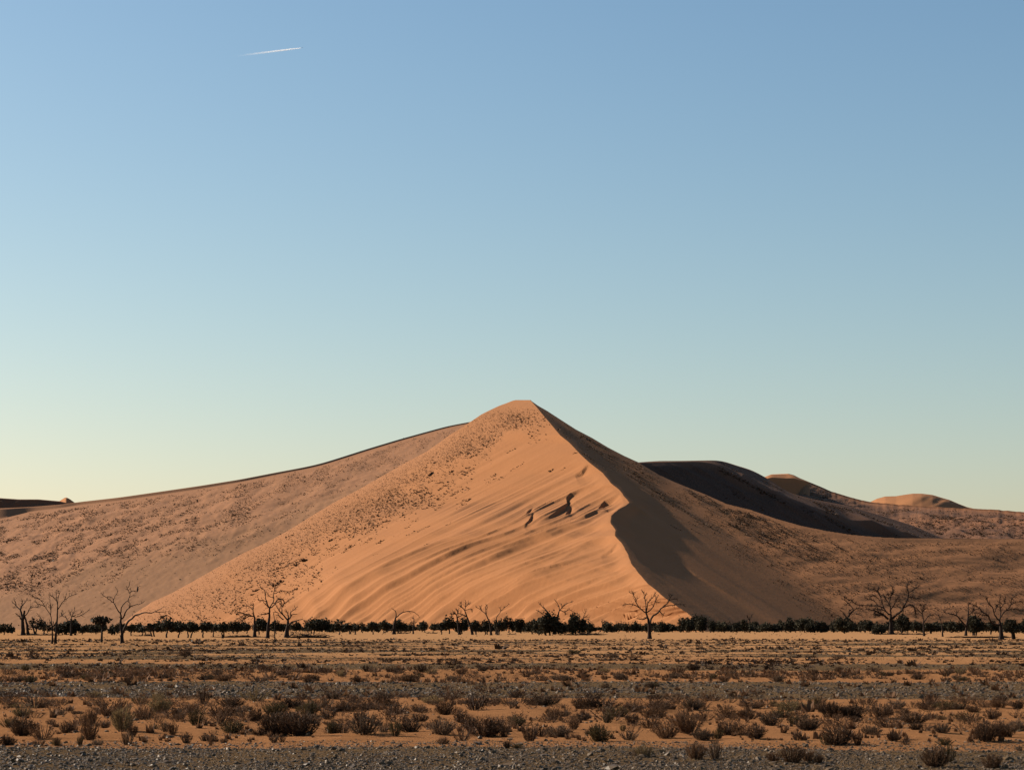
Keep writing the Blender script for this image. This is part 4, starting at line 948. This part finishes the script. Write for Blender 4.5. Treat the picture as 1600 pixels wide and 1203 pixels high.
S += [(12,1162,24,16),(36,1148,38,28),(66,1152,30,26),(16,1137,24,16),(36,1122,26,16),(55,1106,32,24),(10,1099,30,18),(103,1143,20,18),(141,1155,32,34),(138,1133,26,24),(163,1139,20,13),(192,1144,36,40),(207,1149,16,20),(198,1160,22,22),
      (88,1163,14,12),(60,1163,24,12),(106,1163,10,10),(89,1163,12,14),(125,1163,14,16),(153,1162,16,10),(167,1119,24,14),(225,1127,26,22),(258,1144,16,18),(270,1146,18,20),(243,1141,14,10),(175,1112,46,22),(220,1100,24,14),(250,1113,30,26),(80,1131,14,9),(92,1114,18,11),
      (122,1113,18,6),(291,1158,18,18),(306,1136,26,26),(346,1134,28,22),(318,1099,18,24),(278,1126,22,18),(362,1143,34,20),(350,1157,14,8),(319,1154,14,12),(329,1161,8,14),(381,1158,8,13),(399,1158,8,10),(428,1158,14,14),(441,1158,12,12),(432,1150,48,34),(468,1151,52,36),
      (408,1150,28,14),(398,1131,22,20),(398,1096,40,20),(375,1122,14,10),(522,1144,22,20),(512,1123,26,22),(430,1116,32,20),(480,1117,32,22),(345,1119,38,20),(362,1105,36,16),(300,1112,22,14),(455,1105,30,16),(500,1104,30,16),(445,1130,34,18),(485,1130,32,16),
      (536,1144,24,20),(570,1150,42,34),(562,1126,18,18),(618,1152,18,26),(640,1141,34,20),(600,1143,22,20),(690,1149,32,24),(722,1157,26,20),(758,1148,56,26),(788,1149,16,16),(692,1163,16,11),(569,1162,8,12),(601,1168,12,8),(793,1168,14,14),(655,1126,26,14),(697,1115,28,22),
      (742,1112,34,26),(620,1116,34,18),(675,1099,28,12),(590,1101,30,14),(545,1111,30,16),(722,1127,24,18),(683,1131,12,16),(652,1112,24,12),(770,1102,26,12),(735,1132,24,16),
      (806,1130,26,15),(828,1157,28,28),(845,1146,22,18),(872,1148,36,18),(892,1151,7,8),(938,1157,34,26),(896,1139,18,20),(949,1130,18,20),(989,1131,22,16),(983,1153,28,15),(973,1140,10,12),(1016,1137,22,14),(1040,1151,36,24),(1022,1124,36,18),(865,1124,24,20),(848,1103,46,16),
      (915,1108,40,20),(945,1108,36,20),(968,1121,26,16),(990,1113,30,14),(1007,1184,22,20),(990,1183,12,11),(968,1168,6,8),(808,1168,14,9),(910,1125,22,13),(1030,1108,32,14),(802,1106,20,9),(880,1118,20,10),
      (1076,1146,42,34),(1098,1154,28,18),(1122,1153,18,16),(1117,1159,14,8),(1140,1147,34,22),(1160,1148,24,16),(1182,1152,30,22),(1148,1153,9,7),(1245,1156,14,16),(1205,1135,36,22),(1262,1143,34,22),(1240,1133,20,14),(1310,1161,50,28),(1291,1161,22,16),(1088,1186,28,26),(1117,1185,24,26),
      (1210,1186,24,16),(1238,1187,30,28),(1262,1186,22,22),(1277,1188,18,14),(1305,1119,40,22),(1335,1119,38,20),(1285,1111,20,18),(1238,1106,44,14),(1175,1104,40,13),(1135,1118,30,18),(1082,1108,36,18),(1225,1120,34,18),(1100,1128,26,14),(1170,1124,34,16),(1210,1166,6,6),
      (1376,1120,36,24),(1388,1138,38,17),(1428,1131,44,17),(1472,1147,26,16),(1476,1161,20,12),(1542,1157,36,30),(1570,1149,30,22),(1362,1147,26,14),(1396,1157,20,14),(1415,1160,16,10),(1470,1122,14,8),(1512,1129,34,16),(1550,1126,24,18),(1590,1141,30,18),(1462,1195,40,30),(1480,1188,24,28),(1551,1197,28,24),
      (1417,1195,6,6),(1480,1108,40,16),(1450,1106,30,16),(1400,1104,28,14),(1595,1169,14,10),(1338,1130,18,9),(1430,1143,24,11),(1500,1108,24,14),(1560,1108,26,14),(1590,1110,20,14),(1520,1112,22,10),(1455,1092,24,10),(1355,1100,22,12),(1340,1162,16,18)]
rr = np.random.default_rng(77)
# middle sand strip and beyond: traced-looking scatter
for _ in range(70):
    v = rr.uniform(1046, 1066); S.append((rr.uniform(-5, 1605), v, rr.uniform(11, 24), rr.uniform(6, 11)))
for k_ in range(40):
    v = rr.uniform(1090, 1112); S.append((rr.uniform(0, 1600), v, rr.uniform(14, 30), rr.uniform(7, 13)))
# bigger ones named in the photo's middle distance
S += [(108,1058,20,10),(54,1029,16,8),(287,1025,22,9),(450,1047,26,9),(508,1052,16,8),(127,1056,14,9),(26,1064,18,8),(166,1057,22,10),(215,1057,24,10),(350,1064,26,12),(318,1063,18,7),(660,1050,28,13),(560,1063,22,9),(583,1053,12,10),(640,1063,30,12),(704,1061,14,8),(843,1062,18,10),(945,1061,12,9),
      (1059,1052,24,12),(990,1027,20,7),(958,1027,16,7),(1075,1060,20,8),(1115,1060,14,9),(1170,1056,16,8),(1390,1054,14,8),(1318,1057,30,10),(1308,1028,22,7),(1216,1022,10,7),(1230,1026,14,6),(1500,1052,22,9),(1350,1029,16,6),(897,1021,22,7),(735,1028,12,7),(1015,1076,14,10),(947,1076,12,10),(1020,1075,20,9)]
S.sort(key=lambda q: -(q[2] * q[3])); S = S[:298]; S.sort()
def band(v):
    if v > 1163: return "on the front gravel"
    if v > 1141: return "at near sand's front"
    if v > 1120: return "amid near sand"
    if v > 1088: return "at near sand's back"
    if v > 1066: return "on the grey gravel belt"
    if v > 1042: return "in second sandy strip"
    return "on far scrub plain"
labs = []; recs = []
for j, (u, v, wp, hp) in enumerate(S):
    tone = TONES[rr.choice(5, p=[.32, .30, .17, .13, .08])]
    fi = int(rr.integers(0, 8)) if wp < 30 else int(rr.choice([0, 1, 6, 7, 4]))
    if hp > wp * .95: fi = int(rr.choice([2, 3]))
    if (u, v) in ((432, 1150), (468, 1151), (758, 1148), (1310, 1161), (1305, 1119), (1335, 1119), (36, 1148), (1542, 1157), (1428, 1131), (1570, 1149)): tone = 'dark brown'; fi = 6 + j % 2
    area = wp * hp
    size = "big" if area > 780 else ("medium" if area > 350 else ("small" if area > 150 else "tiny"))
    m_ = nearest_mark(u)[1]
    recs.append([u, v, wp, hp, tone, fi, size, m_]); 
    labs.append(f"{size} {tone} {forms[fi][0]} shrub {band(v)} below the {m_}")
seen = {}
for j, l_ in enumerate(labs):
    seen.setdefault(l_, []).append(j)
for l_, js in seen.items():
    if len(js) > 1:
        js.sort(key=lambda q: recs[q][0])
        for k_, q in enumerate(js): labs[q] = ("leftmost " if k_ == 0 else ("rightmost " if k_ == len(js) - 1 else ORD[k_] + "-from-left ")) + l_
blk = []
for (u, v, wp, hp, tone, fi, size, m_), lab in zip(recs, labs):
    D = float(gD(v)); ppm = F / D; c = W(u, v, D); blk.append((c[0], D, wp / ppm))
    me, st = PROTO[(fi, tone)]
    o = link("desert_shrub", me, loc=(c[0], D, float(gz(c[0], D)) - .01), label=lab, cat="shrub", group="dry desert shrubs scattered over the plain")
    kx = 1.12 if fi < 6 else 1.0
    o.scale = (wp / ppm * kx * 1.16, wp / ppm * kx * rr.uniform(.9, 1.2), hp / ppm * 1.18); o.rotation_euler = (0, 0, rr.uniform(0, 6.28))
    if wp > 12: link("stem", st, parent=o)
# the rest of the low scrub: thousands of small tufts, uncountable
def scatter(n, d0, d1, half, wfun, seed):
    r = np.random.default_rng(seed); out = []
    y = np.exp(r.uniform(math.log(d0), math.log(d1), n * 3)); x = r.uniform(-1, 1, n * 3) * half * y
    k = r.random(n * 3) < wfun(x, y); x = x[k][:n]; y = y[k][:n]
    return np.stack([x, y, gz(x, y)], -1)
HW = .30
q = scatter(7500, 105, 330, HW, lambda x, y: .12 + .88 * sm(-.15, .35, fbm(x / 6, y / 8, 101, 3)), 31)
s = (.085 + .00035 * q[:, 1]) * np.exp(r_.normal(0, .42, len(q)))
blob_mesh("low_scrub", q, s, s * .7, M_TWIG['dark brown'], 41, 9, "low brown scrub spread over the far plain before the trees", "scrub", np.full(len(q), 1.3))
q = scatter(3500, 66, 110, HW, lambda x, y: .08 + .9 * (1 - gravel_mask(x, y)) * sm(-.2, .3, fbm(x / 3, y / 5, 102, 3)), 32)
s = .11 * np.exp(r_.normal(0, .45, len(q)))
blob_mesh("low_scrub", q, s, s * .9, M_TWIG['russet'], 42, 10, "small dry tufts on the second sandy strip", "scrub")
q = scatter(900, 41.5, 66, HW, lambda x, y: .1 + .9 * sm(-.1, .3, fbm(x / 1.5, y / 2.5, 103, 3)), 33)
s = .06 * np.exp(r_.normal(0, .45, len(q)))
blob_mesh("low_scrub", q, s, s * 1.3, M_TWIG['russet'], 43, 14, "tiny dry sprigs between the shrubs of the near sand", "scrub")
q = scatter(2600, 300, 700, HW, lambda x, y: (1 - sm(320, 360, y)) + .035 + 0 * x, 34)
s = .22 * np.exp(r_.normal(0, .4, len(q)))
blob_mesh("low_scrub", q, s, s * .6, M_TWIG['dark brown'], 44, 6, "scattered dark specks of scrub on the pale sand before the trees", "scrub")

def brush(q, size, hgt, mat, seed, label, variants=5, stems=14, tw=15):
    r = np.random.default_rng(seed); Vs = []
    bases = []
    for k in range(variants):
        m_ = shrub_mesh(500 + seed * 10 + k, stems=stems, tw=tw, spread=.55, upright=.7)
        co = np.empty(len(m_.vertices) * 3, np.float32); m_.vertices.foreach_get("co", co); bases.append(co.reshape(-1, 3)); bpy.data.meshes.remove(m_)
    vi = r.integers(0, variants, len(q)); a = r.uniform(0, 6.283, len(q))
    for k in range(variants):
        m_ = vi == k; B = bases[k]; c, sn = np.cos(a[m_])[:, None], np.sin(a[m_])[:, None]; sz = size[m_][:, None]
        Vs.append(np.stack([(B[:, 0] * c - B[:, 1] * sn) * sz + q[m_, 0:1], (B[:, 0] * sn + B[:, 1] * c) * sz + q[m_, 1:2], B[:, 2] * hgt[m_][:, None] + q[m_, 2:3]], -1).reshape(-1, 3))
    V = np.concatenate(Vs)
    return link("dry_brush", mesh_np("dry_brush", V, np.arange(len(V)).reshape(-1, 3)), mat, label=label, cat="scrub", kind="stuff")
def clumpy(x, y, sx, sy, sd): return sm(-.12, .25, fbm(x / sx, y / sy, sd, 3))
q = scatter(420, 43, 66, HW, lambda x, y: clumpy(x, y, 2.2, 3.5, 121) * sm(43, 50, y) + .06, 71)
s = .26 * np.exp(r_.normal(0, .4, len(q))); brush(q, s * 1.15, s * .6, M_TWIG['russet'], 3, "low russet brush filling the gaps between the near shrubs", tw=20, stems=18)
q = scatter(230, 43, 70, HW, lambda x, y: clumpy(x, y, 2.6, 3.5, 122) * sm(43, 50, y) + .05, 72)
s = .30 * np.exp(r_.normal(0, .4, len(q))); brush(q, s * 1.15, s * .55, M_TWIG['dark brown'], 4, "low dark brush filling the gaps between the near shrubs", tw=20, stems=18)
q = scatter(700, 84, 112, HW, lambda x, y: clumpy(x, y, 3.5, 5, 123) * (1 - .8 * gravel_mask(x, y)), 73)
s = .30 * np.exp(r_.normal(0, .4, len(q))); brush(q, s * 1.3, s * .7, M_TWIG['dark brown'], 5, "low brush of the second sandy strip", stems=10, tw=12)
q = scatter(1500, 125, 300, HW, lambda x, y: clumpy(x, y, 6, 8, 124), 74)
s = .42 * np.exp(r_.normal(0, .4, len(q))); brush(q, s * 1.5, s * .6, M_TWIG['dark brown'], 6, "brown bushes dotting the far scrub plain", stems=8, tw=8)
# ------------------------------------------------------------------ stones
ICO_V = np.array([(0, .53, .85), (0, -.53, .85), (.85, 0, .53), (-.85, 0, .53), (.53, .85, 0), (-.53, .85, 0), (.53, -.85, 0), (-.53, -.85, 0), (.85, 0, -.53), (-.85, 0, -.53), (0, .53, -.85), (0, -.53, -.85)])
ICO_F = np.array([(0, 1, 2), (0, 3, 1), (0, 2, 4), (0, 4, 5), (0, 5, 3), (1, 3, 7), (1, 7, 6), (1, 6, 2), (2, 6, 8), (2, 8, 4), (3, 5, 9), (3, 9, 7), (4, 8, 10), (4, 10, 5), (5, 10, 9), (6, 7, 11), (6, 11, 8), (7, 9, 11), (8, 11, 10), (9, 10, 11)])
OCT_V = np.array([(1, 0, .1), (.2, 1, -.1), (-1, .1, .1), (0, -1, 0), (.1, .1, 1.), (.6, -.5, .6)]); OCT_F = np.array([(0, 1, 4), (1, 2, 4), (2, 3, 4), (3, 5, 4), (5, 0, 4), (3, 0, 5)])
def stones(name, q, s, BV, BF, seed, label):
    r = np.random.default_rng(seed); n = len(q)
    V = BV[None] * (1 + r.normal(0, .2, (n, len(BV), 1))) * np.stack([r.uniform(.8, 1.4, n), r.uniform(.7, 1.1, n), r.uniform(.35, .7, n)], -1)[:, None] * s[:, None, None]
    a = r.uniform(0, 6.283, n); c, sn = np.cos(a)[:, None], np.sin(a)[:, None]; tl = r.normal(0, .22, n)[:, None]
    x = V[..., 0] * c - V[..., 1] * sn; y = V[..., 0] * sn + V[..., 1] * c; z = V[..., 2] + tl * x
    V = np.stack([x, y, z], -1) + q[:, None] + np.array([0, 0, 1]) * (s * .12)[:, None, None]
    Fc = BF[None] + (np.arange(n) * len(BV))[:, None, None]
    return link(name, mesh_np(name, V.reshape(-1, 3), Fc.reshape(-1, 3)), M_STONE, label=label, cat="gravel", kind="stuff")
q = scatter(60000, 30, 41.5, .262 / .30 * HW / HW * .30, lambda x, y: .35 + .65 * sm(-.3, .3, fbm(x / 1.1, y / 2.0, 118, 3)) * gravel_mask(x, y), 58)
stones("gravel", q, .013 * np.exp(r_.normal(0, .45, len(q))), OCT_V, OCT_F, 68, "small dark pebbles packed over the front gravel strip")
q = scatter(11000, 27, 41, HW, lambda x, y: .25 + .75 * sm(-.3, .3, fbm(x / 1.4, y / 2.2, 111, 3)) * gravel_mask(x, y), 51)
stones("gravel", q, .019 * np.exp(r_.normal(0, .5, len(q))), ICO_V, ICO_F, 61, "dark broken stones covering the front gravel strip")
q = scatter(24000, 62, 88, HW, lambda x, y: gravel_mask(x, y) * (.3 + .7 * sm(-.3, .3, fbm(x / 3, y / 4, 112, 3))), 52)
stones("gravel", q, .034 * np.exp(r_.normal(0, .45, len(q))), OCT_V, OCT_F, 62, "grey stones covering the gravel belt behind the near shrubs")
q = scatter(16000, 104, 320, HW, lambda x, y: gravel_mask(x, y) * .8 + .02, 53)
stones("gravel", q, (.018 + .00022 * q[:, 1]) * np.exp(r_.normal(0, .35, len(q))), OCT_V, OCT_F, 63, "stones in thin streaks across the far plain")
q = scatter(2600, 40, 66, HW, lambda x, y: .05 + sm(.25, .5, fbm(x / 3.0, y / 1.1, 113, 3)), 54)
stones("gravel", q, .024 * np.exp(r_.normal(0, .45, len(q))), ICO_V, ICO_F, 64, "loose stones lying among the near sand shrubs")
RK = [(606,1197,14,7,"large dark rock on the front gravel, below the three small trees"),(265,1149,15,5,"flat black rock under a shrub, below the leftmost thin browse-line trunk"),(391,1141,7,6,"pale-topped pointed stone left of the double dark shrub"),(520,1174,14,7,"black angular rock on front gravel, below the big round bush"),
      (512,1197,10,7,"dark rock at the very bottom, below the big round bush"),(333,1181,8,5,"rounded reddish dark rock on the gravel, below the row of thin-trunked trees"),(240,1198,14,6,"dark rock at the bottom edge, below the tall forked tree"),(208,1197,10,5,"smaller dark rock at the bottom, just left of its bigger neighbour"),
      (532,1176,14,6,"whitish flat stone beside the black angular rock"),(430,1174,12,5,"bright wet-looking flat stone on the front gravel, mid-left"),(667,1171,12,5,"flat dark stone on gravel below the treeline gap"),(732,1173,12,5,"broad flat dark stone below the slender leaning dead tree"),(770,1181,12,6,"pale-faced stone below the narrow V tree"),
      (720,1196,14,5,"low dark rock near the bottom, below the low bushy dead tree"),(750,1153,8,6,"small white-edged stone in sand right of a round dark shrub"),(750,1163,7,5,"grey stone on the edge between sand and gravel, centre"),(940,1178,14,6,"black stone on the front gravel left of the upright russet shrubs"),(996,1196,12,4,"pale flat stone near the bottom below the lone spreading tree"),
      (850,1176,8,7,"dark knobbly stone below the central green mounds"),(1297,1172,12,7,"dark stone with bright flecks on gravel below the thicket's low middle"),(1259,1163,10,6,"black stone at the sand's front edge below the thicket"),(1534,1177,15,4,"grey slab on the front gravel below the left-leaning dead tree"),(1571,1197,10,8,"upright dark rock right of the small bottom-right shrub"),
      (1495,1168,6,5,"white-sided stone on gravel below the pole-like tree"),(1446,1169,9,5,"angular grey stone on gravel below the slim dead tree"),(1210,1201,20,4,"long pale flat stone at the very bottom, right of centre"),(1120,1200,10,5,"dark stone at the bottom edge left of the long pale stone"),(1194,1168,6,4,"little light stone above the group of gravel shrubs"),
      (167,1144,7,4,"dark red-brown stone on sand below the umbrella thorn"),(232,1144,7,5,"dark stone on the near sand below the tall forked tree"),(515,1142,7,6,"dark lump of stone on sand right of the double dark shrub"),(853,1157,6,4,"round dark stone right of an upright round shrub, centre"),(655,1080,9,5,"dark stone in the grey gravel belt below the treeline gap"),(567,1080,9,6,"dark stone in the grey gravel belt below the three small trees")]
def rock_mesh(seed):
    r = np.random.default_rng(seed); V = ICO_V.copy(); Fc = ICO_F
    # one subdivision, jittered
    E_ = {}; V = list(V); F2 = []
    def mid(a, b):
        k = (min(a, b), max(a, b))
        if k not in E_: E_[k] = len(V); p = (V[a] + V[b]) / 2; V.append(p / np.linalg.norm(p) * r.uniform(.82, 1.02))
        return E_[k]
    for a, b, c in Fc:
        ab, bc, ca = mid(a, b), mid(b, c), mid(c, a); F2 += [(a, ab, ca), (b, bc, ab), (c, ca, bc), (ab, bc, ca)]
    V = np.array(V) * (1 + r.normal(0, .07, (len(V), 1))); V[:, 2] = np.maximum(V[:, 2], -.35)
    return mesh_np("rock", V, np.array(F2))
rocks = [rock_mesh(300 + k_) for k_ in range(6)]
for m_ in rocks: m_.materials.append(M_STONE)
for k_, (u, v, wp, hp, lab) in enumerate(RK):
    D = float(gD(v)); ppm = F / D; c = W(u, v, D)
    o = link("rock", rocks[k_ % 6], loc=(c[0], D, float(gz(c[0], D)) + hp / ppm * .25), label=lab, cat="rock", group="larger rocks on the plain")
    o.scale = (wp / ppm / 2 * 1.1, wp / ppm / 2 * .8, hp / ppm * .62); o.rotation_euler = (0, 0, rr.uniform(-.5, .5))

# ------------------------------------------------------------------ contrail
Dc = 40000.
a_ = W(358, 89.3, Dc * 1.0); b_ = W(470.5, 75.6, Dc)
mb = MB(); t = np.linspace(0, 1, 40)
P = a_ * (1 - t)[:, None] + b_ * t[:, None]; P = P - b_
R = np.interp(t, [0, .4, .8, .97, 1], [18, 17, 15, 11, 6.])
tube(mb, P, R, 10)
m, n, l, p = newmat("ice_trail")
n.remove(p)
vs = n.new("ShaderNodeVolumeScatter"); vs.inputs['Color'].default_value = (1, 1, 1, 1); vs.inputs['Anisotropy'].default_value = 0.0
tc = n.new("ShaderNodeTexCoord"); sx = n.new("ShaderNodeSeparateXYZ"); l.new(tc.outputs['Generated'], sx.inputs[0])
al_ = ramp_n(n, l, sx.outputs[0], 0.02, .75)
pw = n.new("ShaderNodeMath"); pw.operation = 'POWER'; l.new(al_, pw.inputs[0]); pw.inputs[1].default_value = 2.2
ml = n.new("ShaderNodeMath"); ml.operation = 'MULTIPLY'; l.new(pw.outputs[0], ml.inputs[0]); ml.inputs[1].default_value = .04
l.new(ml.outputs[0], vs.inputs['Density']); l.new(vs.outputs[0], n["Material Output"].inputs['Volume'])
link("contrail", mb.mesh("contrail", True), m, loc=tuple(b_), label="short white condensation trail high in the blue sky at upper left", cat="contrail")
mb = MB(); tube(mb, [(-16, 0, 0), (-10, 0, 1), (12, 0, 1), (17, 0, 0)], [.6, 2, 2, .5], 8)
wings = MB(); wings.add([(4, 0, 0), (-2, 0, 0), (-6, 17, .5), (-4, 17, .8), (-6, -17, .5), (-4, -17, .8), (1, 0, .8)], [(0, 1, 2), (0, 2, 3), (0, 4, 1), (0, 5, 4), (6, 3, 2), (6, 2, 1), (6, 1, 4), (6, 4, 5), (0, 3, 6), (0, 6, 5)])
M_AC = plain_mat("aircraft_white", (.8, .8, .8), .4, .5)
ac = link("airliner", mb.mesh("airliner", True), M_AC, loc=tuple(W(472.2, 75.0, Dc)), label="tiny white airliner at the head of the condensation trail", cat="airplane")
link("wing", wings.mesh("wing"), M_AC, parent=ac)
